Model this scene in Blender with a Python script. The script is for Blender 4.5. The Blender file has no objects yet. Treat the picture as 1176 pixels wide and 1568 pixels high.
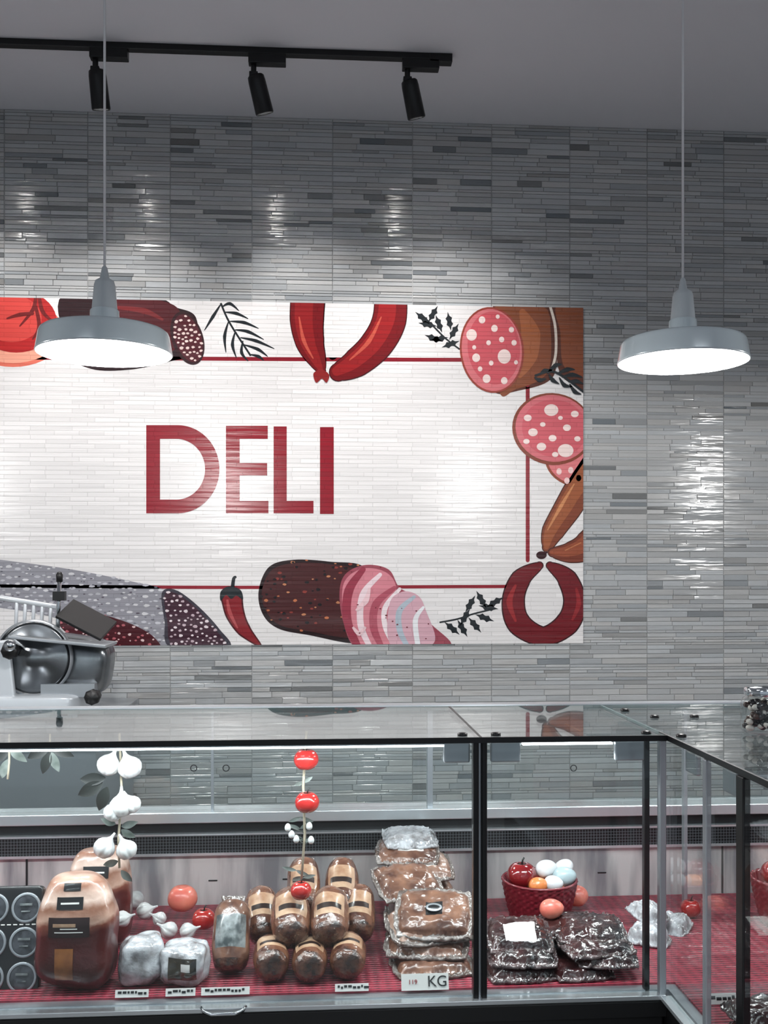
import bpy, bmesh, math, random
from mathutils import Vector, Matrix, noise
from mathutils.geometry import tessellate_polygon
from mathutils.bvhtree import BVHTree
random.seed(7)
sc = bpy.context.scene
# ------------------------------------------------------------------ camera model
F = 2200.0; HOR = 1240.0; CX = 829.5; PSI = math.radians(3.93); ZC = 1.55
sP, cP = math.sin(PSI), math.cos(PSI)
def U(px, py, Y):
    """survey helper: where the sight line through a photo pixel meets the real plane y=Y"""
    u = (px-CX)/F
    dx, dy = u*cP+sP, -u*sP+cP
    t = Y/dy
    return Vector((t*dx, Y, ZC+t*(HOR-py)/F))
K = 1659/1176.0
def W(x, y, Y): return U(x*K, y*K, Y)
def X_(px, Y): return U(px, 1240, Y).x

cam = bpy.data.cameras.new('camera'); co = bpy.data.objects.new('camera', cam)
sc.collection.objects.link(co); sc.camera = co
co.location = (0, 0, ZC); co.rotation_euler = (math.pi/2, 0, -PSI)
cam.sensor_fit = 'VERTICAL'; cam.sensor_height = 36; cam.lens = F/2212*36
cam.shift_y = (HOR-1106)/2212; cam.clip_start = .05
sc.view_settings.view_transform = 'Standard'
sc.view_settings.exposure = 0.0

# ------------------------------------------------------------------ materials
def c(r, g, b):
    f = lambda v: (v/255/12.92) if v/255 <= .04045 else ((v/255+.055)/1.055)**2.4
    return (f(r), f(g), f(b), 1)
MC = {}
def mat(name, col, rough=.5, metal=0, coat=0, col2=None, nscale=20, bump=0, bscale=60, emis=0, thr=None, alpha=None, stretch=(1, 1, 1)):
    if name in MC: return MC[name]
    m = bpy.data.materials.new(name); m.use_nodes = True
    nt = m.node_tree; N = nt.nodes; L = nt.links
    b = N['Principled BSDF']
    b.inputs['Base Color'].default_value = col
    b.inputs['Roughness'].default_value = rough
    b.inputs['Metallic'].default_value = metal
    b.inputs['Coat Weight'].default_value = coat
    b.inputs['Coat Roughness'].default_value = .1
    tc = N.new('ShaderNodeTexCoord'); mp = N.new('ShaderNodeMapping')
    mp.inputs['Scale'].default_value = stretch
    L.new(tc.outputs['Object'], mp.inputs['Vector'])
    if col2:
        n = N.new('ShaderNodeTexNoise'); n.inputs['Scale'].default_value = nscale; n.inputs['Detail'].default_value = 5
        L.new(mp.outputs[0], n.inputs['Vector'])
        r = N.new('ShaderNodeValToRGB')
        lo, hi = thr or (.35, .65)
        r.color_ramp.elements[0].position = lo; r.color_ramp.elements[1].position = hi
        r.color_ramp.elements[0].color = col; r.color_ramp.elements[1].color = col2
        L.new(n.outputs['Fac'], r.inputs['Fac']); L.new(r.outputs[0], b.inputs['Base Color'])
    if bump:
        n = N.new('ShaderNodeTexNoise'); n.inputs['Scale'].default_value = bscale; n.inputs['Detail'].default_value = 4
        L.new(mp.outputs[0], n.inputs['Vector'])
        bp = N.new('ShaderNodeBump'); bp.inputs['Strength'].default_value = bump; bp.inputs['Distance'].default_value = .004
        L.new(n.outputs['Fac'], bp.inputs['Height']); L.new(bp.outputs[0], b.inputs['Normal'])
        if coat: L.new(bp.outputs[0], b.inputs['Coat Normal'])
    if emis:
        b.inputs['Emission Color'].default_value = col; b.inputs['Emission Strength'].default_value = emis
    if alpha is not None: b.inputs['Alpha'].default_value = alpha
    MC[name] = m; return m
def glassmat(name, tint=(.95, .98, .98, 1), boost=1.0, base=0.0):
    m = bpy.data.materials.new(name); m.use_nodes = True
    nt = m.node_tree; N = nt.nodes; L = nt.links
    N.remove(N['Principled BSDF']); out = N['Material Output']
    ge = N.new('ShaderNodeNewGeometry'); io = N.new('ShaderNodeMath'); io.operation = 'MULTIPLY_ADD'
    io.inputs[1].default_value = -(1.45-1/1.45); io.inputs[2].default_value = 1.45
    fr = N.new('ShaderNodeFresnel'); L.new(ge.outputs['Backfacing'], io.inputs[0]); L.new(io.outputs[0], fr.inputs[0])
    ml = N.new('ShaderNodeMath'); ml.operation = 'MULTIPLY_ADD'; ml.inputs[1].default_value = boost; ml.inputs[2].default_value = base; ml.use_clamp = True
    tr = N.new('ShaderNodeBsdfTransparent'); tr.inputs[0].default_value = tint
    gl = N.new('ShaderNodeBsdfGlossy'); gl.inputs['Roughness'].default_value = .015
    mx = N.new('ShaderNodeMixShader')
    L.new(fr.outputs[0], ml.inputs[0]); L.new(ml.outputs[0], mx.inputs[0])
    L.new(tr.outputs[0], mx.inputs[1]); L.new(gl.outputs[0], mx.inputs[2]); L.new(mx.outputs[0], out.inputs[0])
    return m

BLACK = mat('black_metal', c(18, 19, 21), .38, .3)
BLACKP = mat('black_plastic', c(14, 14, 16), .45)
STEEL = mat('stainless_steel', c(190, 194, 198), .28, .8, col2=c(145, 150, 156), nscale=8, stretch=(1, 1, 9))
CHROME = mat('chrome', c(205, 210, 214), .12, 1)
SATIN = mat('satin_aluminium', c(165, 170, 175), .35, .6)
WHITE = mat('white_paint', c(225, 227, 228), .4)
GLASS = glassmat('case_glass')
GLASST = glassmat('top_glass', (.94, .97, .97, 1), 1.0, .02)
GEDGE = mat('glass_edge', c(120, 150, 150), .15, 0, .5)

# ------------------------------------------------------------------ mesh builder
class MB:
    def __init__(s): s.v = []; s.f = []; s.m = []; s.sm = []; s.mats = []
    def mi(s, m):
        if m not in s.mats: s.mats.append(m)
        return s.mats.index(m)
    def add(s, vs, fs, m, smooth=False, M=None):
        o = len(s.v)
        for p in vs:
            p = Vector(p); s.v.append(tuple(M @ p) if M is not None else tuple(p))
        for i, f in enumerate(fs):
            s.f.append(tuple(o+k for k in f)); s.m.append(s.mi(m[i] if isinstance(m, list) else m)); s.sm.append(smooth)
    def box(s, ctr, sz, m, R=None):
        vs = [(x*sz[0]/2, y*sz[1]/2, z*sz[2]/2) for x in (-1, 1) for y in (-1, 1) for z in (-1, 1)]
        M = Matrix.Translation(ctr) @ (R.to_4x4() if R is not None else Matrix())
        s.add(vs, [(0, 1, 3, 2), (4, 6, 7, 5), (0, 4, 5, 1), (2, 3, 7, 6), (0, 2, 6, 4), (1, 5, 7, 3)], m, False, M)
    def b2(s, x0, x1, y0, y1, z0, z1, m): s.box(((x0+x1)/2, (y0+y1)/2, (z0+z1)/2), (abs(x1-x0), abs(y1-y0), abs(z1-z0)), m)
    def lathe(s, prof, m, seg=32, M=None, rfn=None, smooth=True):
        vs = []; fs = []; ms = []
        for j, (r, z) in enumerate(prof):
            for i in range(seg):
                a = 2*math.pi*i/seg
                rr = r*(rfn(a, j/(len(prof)-1)) if rfn else 1)
                vs.append((rr*math.cos(a), rr*math.sin(a), z))
        for j in range(len(prof)-1):
            for i in range(seg):
                fs.append((j*seg+i, j*seg+(i+1) % seg, (j+1)*seg+(i+1) % seg, (j+1)*seg+i))
                ms.append(m(i, j) if callable(m) else m)
        s.add(vs, fs, ms, smooth, M)
    def tube(s, pts, rad, m, seg=8, M=None):
        n = len(pts); pts = [Vector(p) for p in pts]
        if not hasattr(rad, '__len__'): rad = [rad]*n
        vs = []; fs = []
        for k in range(n):
            t = (pts[min(k+1, n-1)]-pts[max(k-1, 0)]).normalized()
            a = t.orthogonal() if k == 0 else (pa - t*pa.dot(t))
            a.normalize(); pa = a; b_ = t.cross(a)
            for i in range(seg):
                an = 2*math.pi*i/seg
                vs.append(pts[k]+(a*math.cos(an)+b_*math.sin(an))*rad[k])
        for k in range(n-1):
            for i in range(seg): fs.append((k*seg+i, k*seg+(i+1) % seg, (k+1)*seg+(i+1) % seg, (k+1)*seg+i))
        fs.append(tuple(range(seg))[::-1]); fs.append(tuple((n-1)*seg+i for i in range(seg)))
        s.add(vs, fs, m, True, M)
    def sup(s, abc, e, m, M=None, nu=48, nv=30, nz=0, nf=30, matfn=None, sd=0, taper=None):
        sp = lambda v, p: math.copysign(abs(v)**p, v)
        vs = []; fs = []; ms = []
        for j in range(nv+1):
            ph = -math.pi/2+math.pi*j/nv
            for i in range(nu):
                th = 2*math.pi*i/nu
                p = Vector((abc[0]*sp(math.cos(ph), e[0])*sp(math.cos(th), e[1]), abc[1]*sp(math.cos(ph), e[0])*sp(math.sin(th), e[1]), abc[2]*sp(math.sin(ph), e[0])))
                if nz: p *= 1+nz*noise.noise(p*nf+Vector((sd, sd*2, 0)))
                if taper:
                    q = taper(p.z/abc[2]); p.x *= q; p.y *= q
                vs.append(p)
        for j in range(nv):
            for i in range(nu):
                f = (j*nu+i, j*nu+(i+1) % nu, (j+1)*nu+(i+1) % nu, (j+1)*nu+i)
                fs.append(f)
                ms.append(matfn(sum((Vector(vs[k]) for k in f), Vector())/4) if matfn else m)
        s.add(vs, fs, ms, True, M)
    def stick(s, x, z, w, h, m, y0, off=.0008, n=14, dirn=(0, 1, 0), bvh=None):
        """adhesive label: a grid pressed on to the body built so far, approached along dirn"""
        bv = bvh or BVHTree.FromPolygons([Vector(p) for p in s.v], s.f)
        d = Vector(dirn).normalized(); vs = []; fs = []; ok = {}
        nxx = max(2, int(n)); nzz = max(2, int(n*h/w)+1)
        for j in range(nzz+1):
            for i in range(nxx+1):
                o = Vector((x+(i/nxx-.5)*w, y0, z+(j/nzz-.5)*h))
                hit = bv.ray_cast(o, d)
                if hit[0] is not None: ok[(i, j)] = len(vs); vs.append(hit[0]-d*off)
        for j in range(nzz):
            for i in range(nxx):
                k = [(i, j), (i+1, j), (i+1, j+1), (i, j+1)]
                if all(q in ok for q in k): fs.append(tuple(ok[q] for q in k))
        if fs: s.add(vs, fs, m, True)
        return bv
    def pack(s, Wd, D, H, mi_, mr, ml, lab, M, sd=0, wr=.004):
        nx, ny = 48, 38; vs = []; fs = []; ms = []
        for top in (1, 0):
            for j in range(ny+1):
                for i in range(nx+1):
                    u, v = 2*i/nx-1, 2*j/ny-1
                    n1 = noise.noise(Vector((u*3+sd, v*3, sd)))
                    n2 = noise.noise(Vector((u*9+sd, v*9, sd+5)))
                    cu = u*(1-.10*v*v+.05*n1); cv = v*(1-.12*u*u+.05*n1)
                    a, b_ = abs(u)/.86, abs(v)/.84
                    h = 0
                    if a < 1 and b_ < 1: h = ((1-a**5)*(1-b_**5))**.5
                    if top: z = .003+H*h*(1+.22*n1+.10*n2)+(wr*abs(n2)*3*(1-h))
                    else: z = 0+wr*abs(n2)*(1-h)
                    vs.append((cu*Wd/2, cv*D/2, z))
        q = (nx+1)*(ny+1)
        for t in (0, 1):
            for j in range(ny):
                for i in range(nx):
                    a = t*q+j*(nx+1)+i
                    f = (a, a+1, a+nx+2, a+nx+1)
                    fs.append(f if t == 0 else f[::-1])
                    u, v = 2*(i+.5)/nx-1, 2*(j+.5)/ny-1
                    mm = mr if (abs(u) > .86 or abs(v) > .84) else mi_
                    if lab and t == 0 and lab[0] < u < lab[2] and lab[1] < v < lab[3]: mm = ml
                    ms.append(mm)
        for i in range(nx):
            fs.append((i, q+i, q+i+1, i+1)); ms.append(mr)
            k = ny*(nx+1)+i; fs.append((k, k+1, q+k+1, q+k)); ms.append(mr)
        for j in range(ny):
            k = j*(nx+1); fs.append((k, k+nx+1, q+k+nx+1, q+k)); ms.append(mr)
            k += nx; fs.append((k, q+k, q+k+nx+1, k+nx+1)); ms.append(mr)
        s.add(vs, fs, ms, True, M)
    def build(s, name, parent=None, bevel=0):
        me = bpy.data.meshes.new(name)
        V = [Vector(p) for p in s.v]
        lo = Vector([min(p[i] for p in V) for i in range(3)]); hi = Vector([max(p[i] for p in V) for i in range(3)])
        o = Vector(((lo.x+hi.x)/2, (lo.y+hi.y)/2, lo.z))
        me.from_pydata([tuple(p-o) for p in V], [], s.f)
        for m in s.mats: me.materials.append(m)
        me.polygons.foreach_set('material_index', s.m); me.polygons.foreach_set('use_smooth', s.sm)
        me.update()
        ob = bpy.data.objects.new(name, me); ob.location = o; sc.collection.objects.link(ob)
        if bevel:
            bv = ob.modifiers.new('bevel', 'BEVEL'); bv.width = bevel; bv.segments = 2; bv.limit_method = 'ANGLE'; bv.angle_limit = math.radians(50)
        if parent: par(ob, parent)
        return ob
def par(ob, parent):
    ob.parent = parent; ob.matrix_parent_inverse = Matrix.Translation(parent.location).inverted()
def empty(name, loc):
    e = bpy.data.objects.new(name, None); e.location = loc; e.empty_display_size = .1; sc.collection.objects.link(e); return e
def T(x, y, z, rx=0, ry=0, rz=0):
    return Matrix.Translation((x, y, z)) @ Matrix.Rotation(math.radians(rz), 4, 'Z') @ Matrix.Rotation(math.radians(rx), 4, 'X') @ Matrix.Rotation(math.radians(ry), 4, 'Y')

# ------------------------------------------------------------------ room
YW = 4.6; ZCE = 3.6
XL, XR, YN = -4.2, 4.2, -4.0
b = MB(); b.b2(XL-.1, XR+.1, YN, YW+.1, -.1, 0, mat('floor_tile', c(150, 148, 145), .3, col2=c(165, 163, 160), nscale=3)); b.build('floor')
b = MB(); b.b2(XL-.1, XR+.1, YN, YW+.1, ZCE, ZCE+.1, mat('ceiling_paint', c(204, 207, 214), .6, bump=.1, bscale=30)); b.build('ceiling')
wp = mat('wall_paint', c(190, 192, 195), .6, bump=.1)
b = MB(); b.b2(XL-.1, XL, YN, YW, 0, ZCE, wp); b.build('wall_left')
b = MB(); b.b2(XR, XR+.1, YN, YW, 0, ZCE, wp); b.build('wall_right')

# tiled back wall : strip mosaic, every tile a real chamfered piece with its own tilt
def attrmat(name, rough, bumpfn, coat=0):
    m = bpy.data.materials.new(name); m.use_nodes = True
    nt = m.node_tree; N = nt.nodes; L = nt.links; bs = N['Principled BSDF']
    at = N.new('ShaderNodeAttribute'); at.attribute_name = 'Col'; at.name = 'ColAttr'
    L.new(at.outputs['Color'], bs.inputs['Base Color']); bs.inputs['Roughness'].default_value = rough
    bs.inputs['Coat Weight'].default_value = coat
    bumpfn(N, L, bs); return m
def tb(N, L, bs):
    tc = N.new('ShaderNodeTexCoord'); mp = N.new('ShaderNodeMapping'); mp.inputs['Scale'].default_value = (6, 6, 60)
    n = N.new('ShaderNodeTexNoise'); n.inputs['Scale'].default_value = 1.0
    L.new(tc.outputs['Object'], mp.inputs[0]); L.new(mp.outputs[0], n.inputs['Vector'])
    bp = N.new('ShaderNodeBump'); bp.inputs['Strength'].default_value = .7; bp.inputs['Distance'].default_value = .003
    L.new(n.outputs['Fac'], bp.inputs['Height']); L.new(bp.outputs[0], bs.inputs['Normal'])
TILE = attrmat('mosaic_tile', .15, tb)
TILE.node_tree.nodes['Principled BSDF'].inputs['Specular IOR Level'].default_value = .6
x0 = X_(1230, YW); sheet = (X_(1230, YW)-X_(368, YW))/5.0
vs, fs, cols = [], [], []
z = 0.0; yf = YW-.0045
n0 = math.floor((XL-x0)/sheet)
rg = random.Random(3)
while z < ZCE-.004:
    h = rg.choice([.012, .014, .02, .02, .027]); h = min(h, ZCE-z)
    k = n0
    while x0+k*sheet < XR:
        xs = x0+k*sheet; r = rg.random()
        if r < .3: cuts = [0, rg.uniform(.35, .65), 1]
        elif r < .75: a = rg.uniform(.2, .4); cuts = [0, a, a+rg.uniform(.25, .4), 1]
        else: cuts = [0, rg.choice([.3, .7]), 1]
        for i in range(len(cuts)-1):
            xa = max(xs+cuts[i]*sheet, XL); xb = min(xs+cuts[i+1]*sheet, XR)
            if xb-xa < .01: continue
            g = .0008; e = .0013
            tx = max(-.07, min(.07, rg.gauss(0, .034)))*h; tz = rg.gauss(0, .0012)*(xb-xa)
            pr = rg.uniform(0, .0020)
            o = len(vs)
            A = (xa+g, xb-g, z+g, z+h-g)
            if i == 0: A = (xa+.0015, xb-g, z+g, z+h-g)
            for (xx, zz, sx, sz) in ((A[0], A[2], -1, -1), (A[1], A[2], 1, -1), (A[1], A[3], 1, 1), (A[0], A[3], -1, 1)):
                vs.append((xx, YW-.0005, zz))
            for (xx, zz, sx, sz) in ((A[0], A[2], -1, -1), (A[1], A[2], 1, -1), (A[1], A[3], 1, 1), (A[0], A[3], -1, 1)):
                vs.append((xx, yf-pr+e+sz*tx/2+sx*tz/2, zz))
            for (xx, zz, sx, sz) in ((A[0]+e, A[2]+e, -1, -1), (A[1]-e, A[2]+e, 1, -1), (A[1]-e, A[3]-e, 1, 1), (A[0]+e, A[3]-e, -1, 1)):
                vs.append((xx, yf-pr+sz*tx/2+sx*tz/2, zz))
            F5 = [(8, 9, 10, 11)]+[(4+i2, 4+(i2+1) % 4, 8+(i2+1) % 4, 8+i2) for i2 in range(4)]+[(i2, (i2+1) % 4, 4+(i2+1) % 4, 4+i2) for i2 in range(4)]
            q = rg.random()
            base = rg.uniform(.34, .44) if q < .80 else (rg.uniform(.26, .34) if q < .94 else rg.uniform(.13, .21))
            w_ = rg.uniform(-.010, .010)
            cc = (base+w_-.004, base+.006, base+.012-w_, 1)
            for f in F5: fs.append(tuple(o+t for t in f)); cols.append(cc)
        k += 1
    z += h
o = len(vs); vs += [(XL, YW, 0), (XR, YW, 0), (XR, YW, ZCE), (XL, YW, ZCE), (XL, YW+.1, 0), (XR, YW+.1, 0), (XR, YW+.1, ZCE), (XL, YW+.1, ZCE)]
for f in [(0, 1, 2, 3), (4, 7, 6, 5), (0, 4, 5, 1), (3, 2, 6, 7), (0, 3, 7, 4), (1, 5, 6, 2)]: fs.append(tuple(o+t for t in f)); cols.append((.6, .61, .62, 1))
me = bpy.data.meshes.new('wall_back'); me.from_pydata(vs, [], fs); me.materials.append(TILE)
ca = me.color_attributes.new('Col', 'FLOAT_COLOR', 'CORNER')
buf = []
for p in me.polygons: buf += list(cols[p.index])*p.loop_total
ca.data.foreach_set('color', buf)
ob = bpy.data.objects.new('wall_back', me); sc.collection.objects.link(ob)
wall_front = min(p[1] for p in vs)

# ------------------------------------------------------------------ mural
YM = wall_front-.0022
def mbump(N, L, bs):
    tc = N.new('ShaderNodeTexCoord'); sx = N.new('ShaderNodeSeparateXYZ'); cx_ = N.new('ShaderNodeCombineXYZ')
    ax = N.new('ShaderNodeMath'); ax.inputs[1].default_value = -x0+10*sheet
    L.new(tc.outputs['Object'], sx.inputs[0]); L.new(sx.outputs[0], ax.inputs[0]); L.new(ax.outputs[0], cx_.inputs[0]); L.new(sx.outputs[2], cx_.inputs[1])
    br = N.new('ShaderNodeTexBrick'); br.inputs['Scale'].default_value = 1; br.inputs['Brick Width'].default_value = sheet/2
    br.offset = .37; br.squash = .6; br.squash_frequency = 3
    br.inputs['Row Height'].default_value = .0195; br.inputs['Mortar Size'].default_value = .0012; br.inputs['Mortar Smooth'].default_value = .3
    br.inputs['Color1'].default_value = (1, 1, 1, 1); br.inputs['Color2'].default_value = (.45, .45, .45, 1); br.inputs['Mortar'].default_value = (0, 0, 0, 1)
    L.new(cx_.outputs[0], br.inputs['Vector'])
    mp = N.new('ShaderNodeMapping'); mp.inputs['Scale'].default_value = (3, 3, 60); L.new(tc.outputs['Object'], mp.inputs[0])
    n = N.new('ShaderNodeTexNoise'); n.inputs['Scale'].default_value = 1; L.new(mp.outputs[0], n.inputs['Vector'])
    ad = N.new('ShaderNodeMath'); ad.operation = 'MULTIPLY_ADD'; ad.inputs[1].default_value = 1.2
    L.new(n.outputs['Fac'], ad.inputs[0]); L.new(br.outputs['Color'], ad.inputs[2])
    bp = N.new('ShaderNodeBump'); bp.inputs['Strength'].default_value = .8; bp.inputs['Distance'].default_value = .0018
    L.new(ad.outputs[0], bp.inputs['Height']); L.new(bp.outputs[0], bs.inputs['Normal'])
    rr = N.new('ShaderNodeMapRange'); rr.inputs['From Min'].default_value = 0; rr.inputs['From Max'].default_value = 1; rr.inputs['To Min'].default_value = .74; rr.inputs['To Max'].default_value = 1.0
    L.new(br.outputs['Color'], rr.inputs['Value'])
    mx = N.new('ShaderNodeMix'); mx.data_type = 'RGBA'; mx.blend_type = 'MULTIPLY'; mx.inputs[0].default_value = .75
    L.new(N['ColAttr'].outputs['Color'], mx.inputs[6]); L.new(rr.outputs[0], mx.inputs[7]); L.new(mx.outputs[2], bs.inputs['Base Color'])
MURAL = attrmat('printed_mural', .25, mbump)
mx1 = W(893, 700, YM).x; mz1 = W(893, 471.5, YM).z; mz0 = W(893, 985, YM).z; mx0 = -2.75
bm = bmesh.new(); cl = bm.loops.layers.float_color.new('Col')
LAY = [1]
def item(): LAY[0] = 1
def emit(tris_pts, col, lay=None):
    l = LAY[0] if lay is None else lay
    y = YM-.00022*l
    for t in tris_pts:
        vv = [bm.verts.new((W(p[0], p[1], YM).x, y, W(p[0], p[1], YM).z)) for p in t]
        try: f = bm.faces.new(vv)
        except ValueError: continue
        f.normal_update()
        if f.normal.y > 0: f.normal_flip()
        for lp in f.loops: lp[cl] = col
    if lay is None: LAY[0] += 1
def cr(pts, closed, n=8, ws=None):
    out = []; wo = []
    N_ = len(pts); rng = range(N_ if closed else N_-1)
    for i in rng:
        g = (lambda k: pts[k % N_]) if closed else (lambda k: pts[max(0, min(N_-1, k))])
        p0, p1, p2, p3 = g(i-1), g(i), g(i+1), g(i+2)
        for s_ in range(n):
            t = s_/n
            out.append(tuple(.5*((2*p1[k])+(-p0[k]+p2[k])*t+(2*p0[k]-5*p1[k]+4*p2[k]-p3[k])*t*t+(-p0[k]+3*p1[k]-3*p2[k]+p3[k])*t**3) for k in (0, 1)))
            if ws: wo.append(ws[i]*(1-t)+ws[min(i+1, N_-1)]*t)
    if not closed:
        out.append(pts[-1])
        if ws: wo.append(ws[-1])
    return (out, wo) if ws else out
def poly(pts, col, sm=True, lay=None):
    if sm: pts = cr(pts, True)
    tr = tessellate_polygon([[Vector((p[0], p[1], 0)) for p in pts]])
    emit([[pts[i] for i in t] for t in tr], col, lay)
def ell(cx, cy, rx, ry, col, rot=0, n=40, lay=None):
    r = math.radians(rot)
    pts = [(cx+rx*math.cos(a)*math.cos(r)-ry*math.sin(a)*math.sin(r), cy+rx*math.cos(a)*math.sin(r)+ry*math.sin(a)*math.cos(r)) for a in [2*math.pi*i/n for i in range(n)]]
    emit([[ (cx, cy), pts[i], pts[(i+1) % n]] for i in range(n)], col, lay)
def stroke(pts, ws, col, lay=None, n=8):
    if not hasattr(ws, '__len__'): ws = [ws]*len(pts)
    P, Wd = cr(pts, False, n, list(ws))
    Lf, Rt = [], []
    for i, p in enumerate(P):
        a = P[max(i-1, 0)]; b_ = P[min(i+1, len(P)-1)]
        dx, dy = b_[0]-a[0], b_[1]-a[1]; d = math.hypot(dx, dy) or 1
        Lf.append((p[0]-dy/d*Wd[i]/2, p[1]+dx/d*Wd[i]/2)); Rt.append((p[0]+dy/d*Wd[i]/2, p[1]-dx/d*Wd[i]/2))
    emit([[Lf[i], Lf[i+1], Rt[i+1], Rt[i]] for i in range(len(P)-1)], col, lay)
    l = LAY[0]-1 if lay is None else lay
    for e_, w_ in ((P[0], Wd[0]), (P[-1], Wd[-1])):
        if w_ > 3: ell(e_[0], e_[1], w_/2, w_/2, col, 0, 20, lay=l+.1)
def inside(p, pg):
    r = False; j = len(pg)-1
    for i in range(len(pg)):
        if (pg[i][1] > p[1]) != (pg[j][1] > p[1]) and p[0] < (pg[j][0]-pg[i][0])*(p[1]-pg[i][1])/(pg[j][1]-pg[i][1])+pg[i][0]: r = not r
        j = i
    return r
def specks(pg, n, cols_, smin, smax, seed=1, asp=.7, sm=True):
    g = random.Random(seed); pg = cr(pg, True) if sm else pg
    xs = [p[0] for p in pg]; ys = [p[1] for p in pg]; put = []; tries = 0
    while len(put) < n and tries < n*30:
        tries += 1
        p = (g.uniform(min(xs), max(xs)), g.uniform(min(ys), max(ys))); s_ = g.uniform(smin, smax)
        if not inside(p, pg) or any(math.hypot(p[0]-q[0], p[1]-q[1]) < (s_+q[2])*1.05 for q in put): continue
        put.append((p[0], p[1], s_)); a0 = g.uniform(0, 6)
        pts = [(p[0]+s_*g.uniform(.7, 1.1)*math.cos(a0+i*math.pi/3.5), p[1]+s_*asp*g.uniform(.7, 1.1)*math.sin(a0+i*math.pi/3.5)) for i in range(7)]
        cc = g.choice(cols_)
        emit([[p, pts[i], pts[(i+1) % 7]] for i in range(7)], cc, lay=LAY[0])
    LAY[0] += 1
RED = c(134, 16, 34); CREAM = c(226, 224, 224); DK = c(26, 32, 36); LP = c(236, 200, 198)
DBR = c(86, 40, 22)
vv = [bm.verts.new(p) for p in ((mx0, YM, mz0), (mx1, YM, mz0), (mx1, YM, mz1), (mx0, YM, mz1))]
f = bm.faces.new(vv)
for lp in f.loops: lp[cl] = CREAM
# frame line
item()
stroke([(-400, 545), (100, 548), (450, 550), (713, 551)], 6, RED, lay=1)
stroke([(808, 590), (808, 720), (808, 858)], 6, RED, lay=1)
stroke([(-400, 894), (240, 899), (500, 899), (790, 898)], 5, RED, lay=1)
# DELI lettering
def rect(x0_, y0_, x1_, y1_, col, lay=4): emit([[(x0_, y0_), (x1_, y0_), (x1_, y1_), (x0_, y1_)]], col, lay)
item(); D1 = c(134, 10, 30)
outer, inner = [], []
for i in range(41):
    a = -math.pi/2+math.pi*i/40
    outer.append((272+64*math.cos(a), 718.5+67.5*math.sin(a))); inner.append((270+44*math.cos(a), 718.5+46.5*math.sin(a)))
outer = [(224, 651)]+outer+[(224, 786)]; inner = [(245, 672)]+inner+[(245, 765)]
emit([[outer[i], outer[i+1], inner[i+1], inner[i]] for i in range(len(outer)-1)]+[[outer[-1], outer[0], inner[0], inner[-1]]], D1, 4)
rect(346, 652, 367, 786, D1); rect(367, 652, 410, 672, D1); rect(367, 709, 409, 728, D1); rect(367, 767, 411, 786, D1)
rect(419, 653, 439, 786, D1); rect(439, 767, 480, 786, D1); rect(490, 654, 511, 787, D1)
# tomato
item()
ell(20, 510, 78, 52, c(216, 110, 92)); ell(20, 510, 72, 46, c(226, 156, 134))
ell(25, 492, 62, 48, c(168, 34, 34)); ell(18, 488, 46, 36, c(196, 66, 60))
for p in ([(55, 455), (50, 475), (30, 500)], [(60, 455), (66, 478), (84, 495)], [(50, 480), (30, 482), (10, 488)], [(55, 470), (60, 500), (50, 520)]): stroke(p, [5, 6, 2], c(104, 28, 28))
# dark salami (top)
item()
body = [(96, 452), (235, 456), (268, 470), (300, 486), (300, 540), (262, 553), (200, 566), (140, 565), (110, 540)]
poly(body, c(36, 12, 16)); poly([(150, 452), (235, 458), (276, 478), (268, 535), (200, 556), (150, 540)], c(76, 16, 22))
stroke([(170, 470), (220, 476), (250, 490)], [3, 9, 3], c(112, 32, 34))
ell(287, 518, 24, 42, c(48, 14, 18), -18); ell(288, 518, 20, 38, c(76, 20, 30), -18)
specks([(288+19*math.cos(a)*.95-36*math.sin(a)*-.31, 518+19*math.cos(a)*-.31+36*math.sin(a)*.95) for a in [i*.5 for i in range(12)]], 48, [c(226, 204, 198)], 2.2, 4.4, 4)
def needles(stem, nd, w=3):
    item(); stroke(stem, 3, DK)
    for a in nd: stroke(a, [1.5, w+1.2, 1.0], DK, lay=LAY[0])
    LAY[0] += 1
needles([(338, 464), (352, 495), (384, 545)], [[(338, 466), (326, 485), (313, 506)], [(345, 478), (362, 480), (380, 488)], [(352, 492), (374, 494), (396, 503)],
 [(360, 505), (380, 508), (404, 520)], [(368, 517), (392, 522), (420, 534)], [(374, 528), (395, 535), (410, 546)], [(350, 492), (344, 515), (346, 540)],
 [(360, 508), (356, 528), (362, 548)], [(372, 522), (370, 540), (380, 553)], [(340, 470), (352, 465), (366, 476)], [(384, 543), (396, 546), (404, 552)]], 4)
# hanging sausages (top)
def sausage(pts, ws, c0, c1, hi, dark):
    stroke(pts, [w_+3 for w_ in ws], dark); stroke(pts, ws, c0)
    stroke([(p[0]-w_*.10, p[1]-w_*.06) for p, w_ in zip(pts, ws)], [w_*.55 for w_ in ws], c1)
    m_ = pts[1:-1]; mw = ws[1:-1]
    if len(m_) >= 2: stroke([(p[0]-w_*.24, p[1]-w_*.1) for p, w_ in zip(m_, mw)], [1.5]+[w_*.14 for w_ in mw[1:-1]]+[1.5], hi)
item()
sausage([(473, 440), (470, 490), (475, 525), (486, 552), (493, 568)], [52, 50, 42, 26, 10], c(112, 12, 18), c(138, 24, 26), c(188, 80, 64), c(60, 8, 14))
sausage([(598, 440), (596, 490), (576, 528), (545, 556), (518, 570)], [46, 50, 48, 42, 26], c(112, 12, 18), c(144, 26, 28), c(188, 80, 64), c(60, 8, 14))
poly([(480, 572), (492, 566), (504, 574), (500, 586), (493, 580), (484, 586)], c(136, 32, 32))
poly([(498, 440), (560, 440), (571, 468), (571, 496), (552, 522), (520, 545), (508, 551), (499, 540), (491, 520), (495, 490)], CREAM, lay=1)
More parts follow.
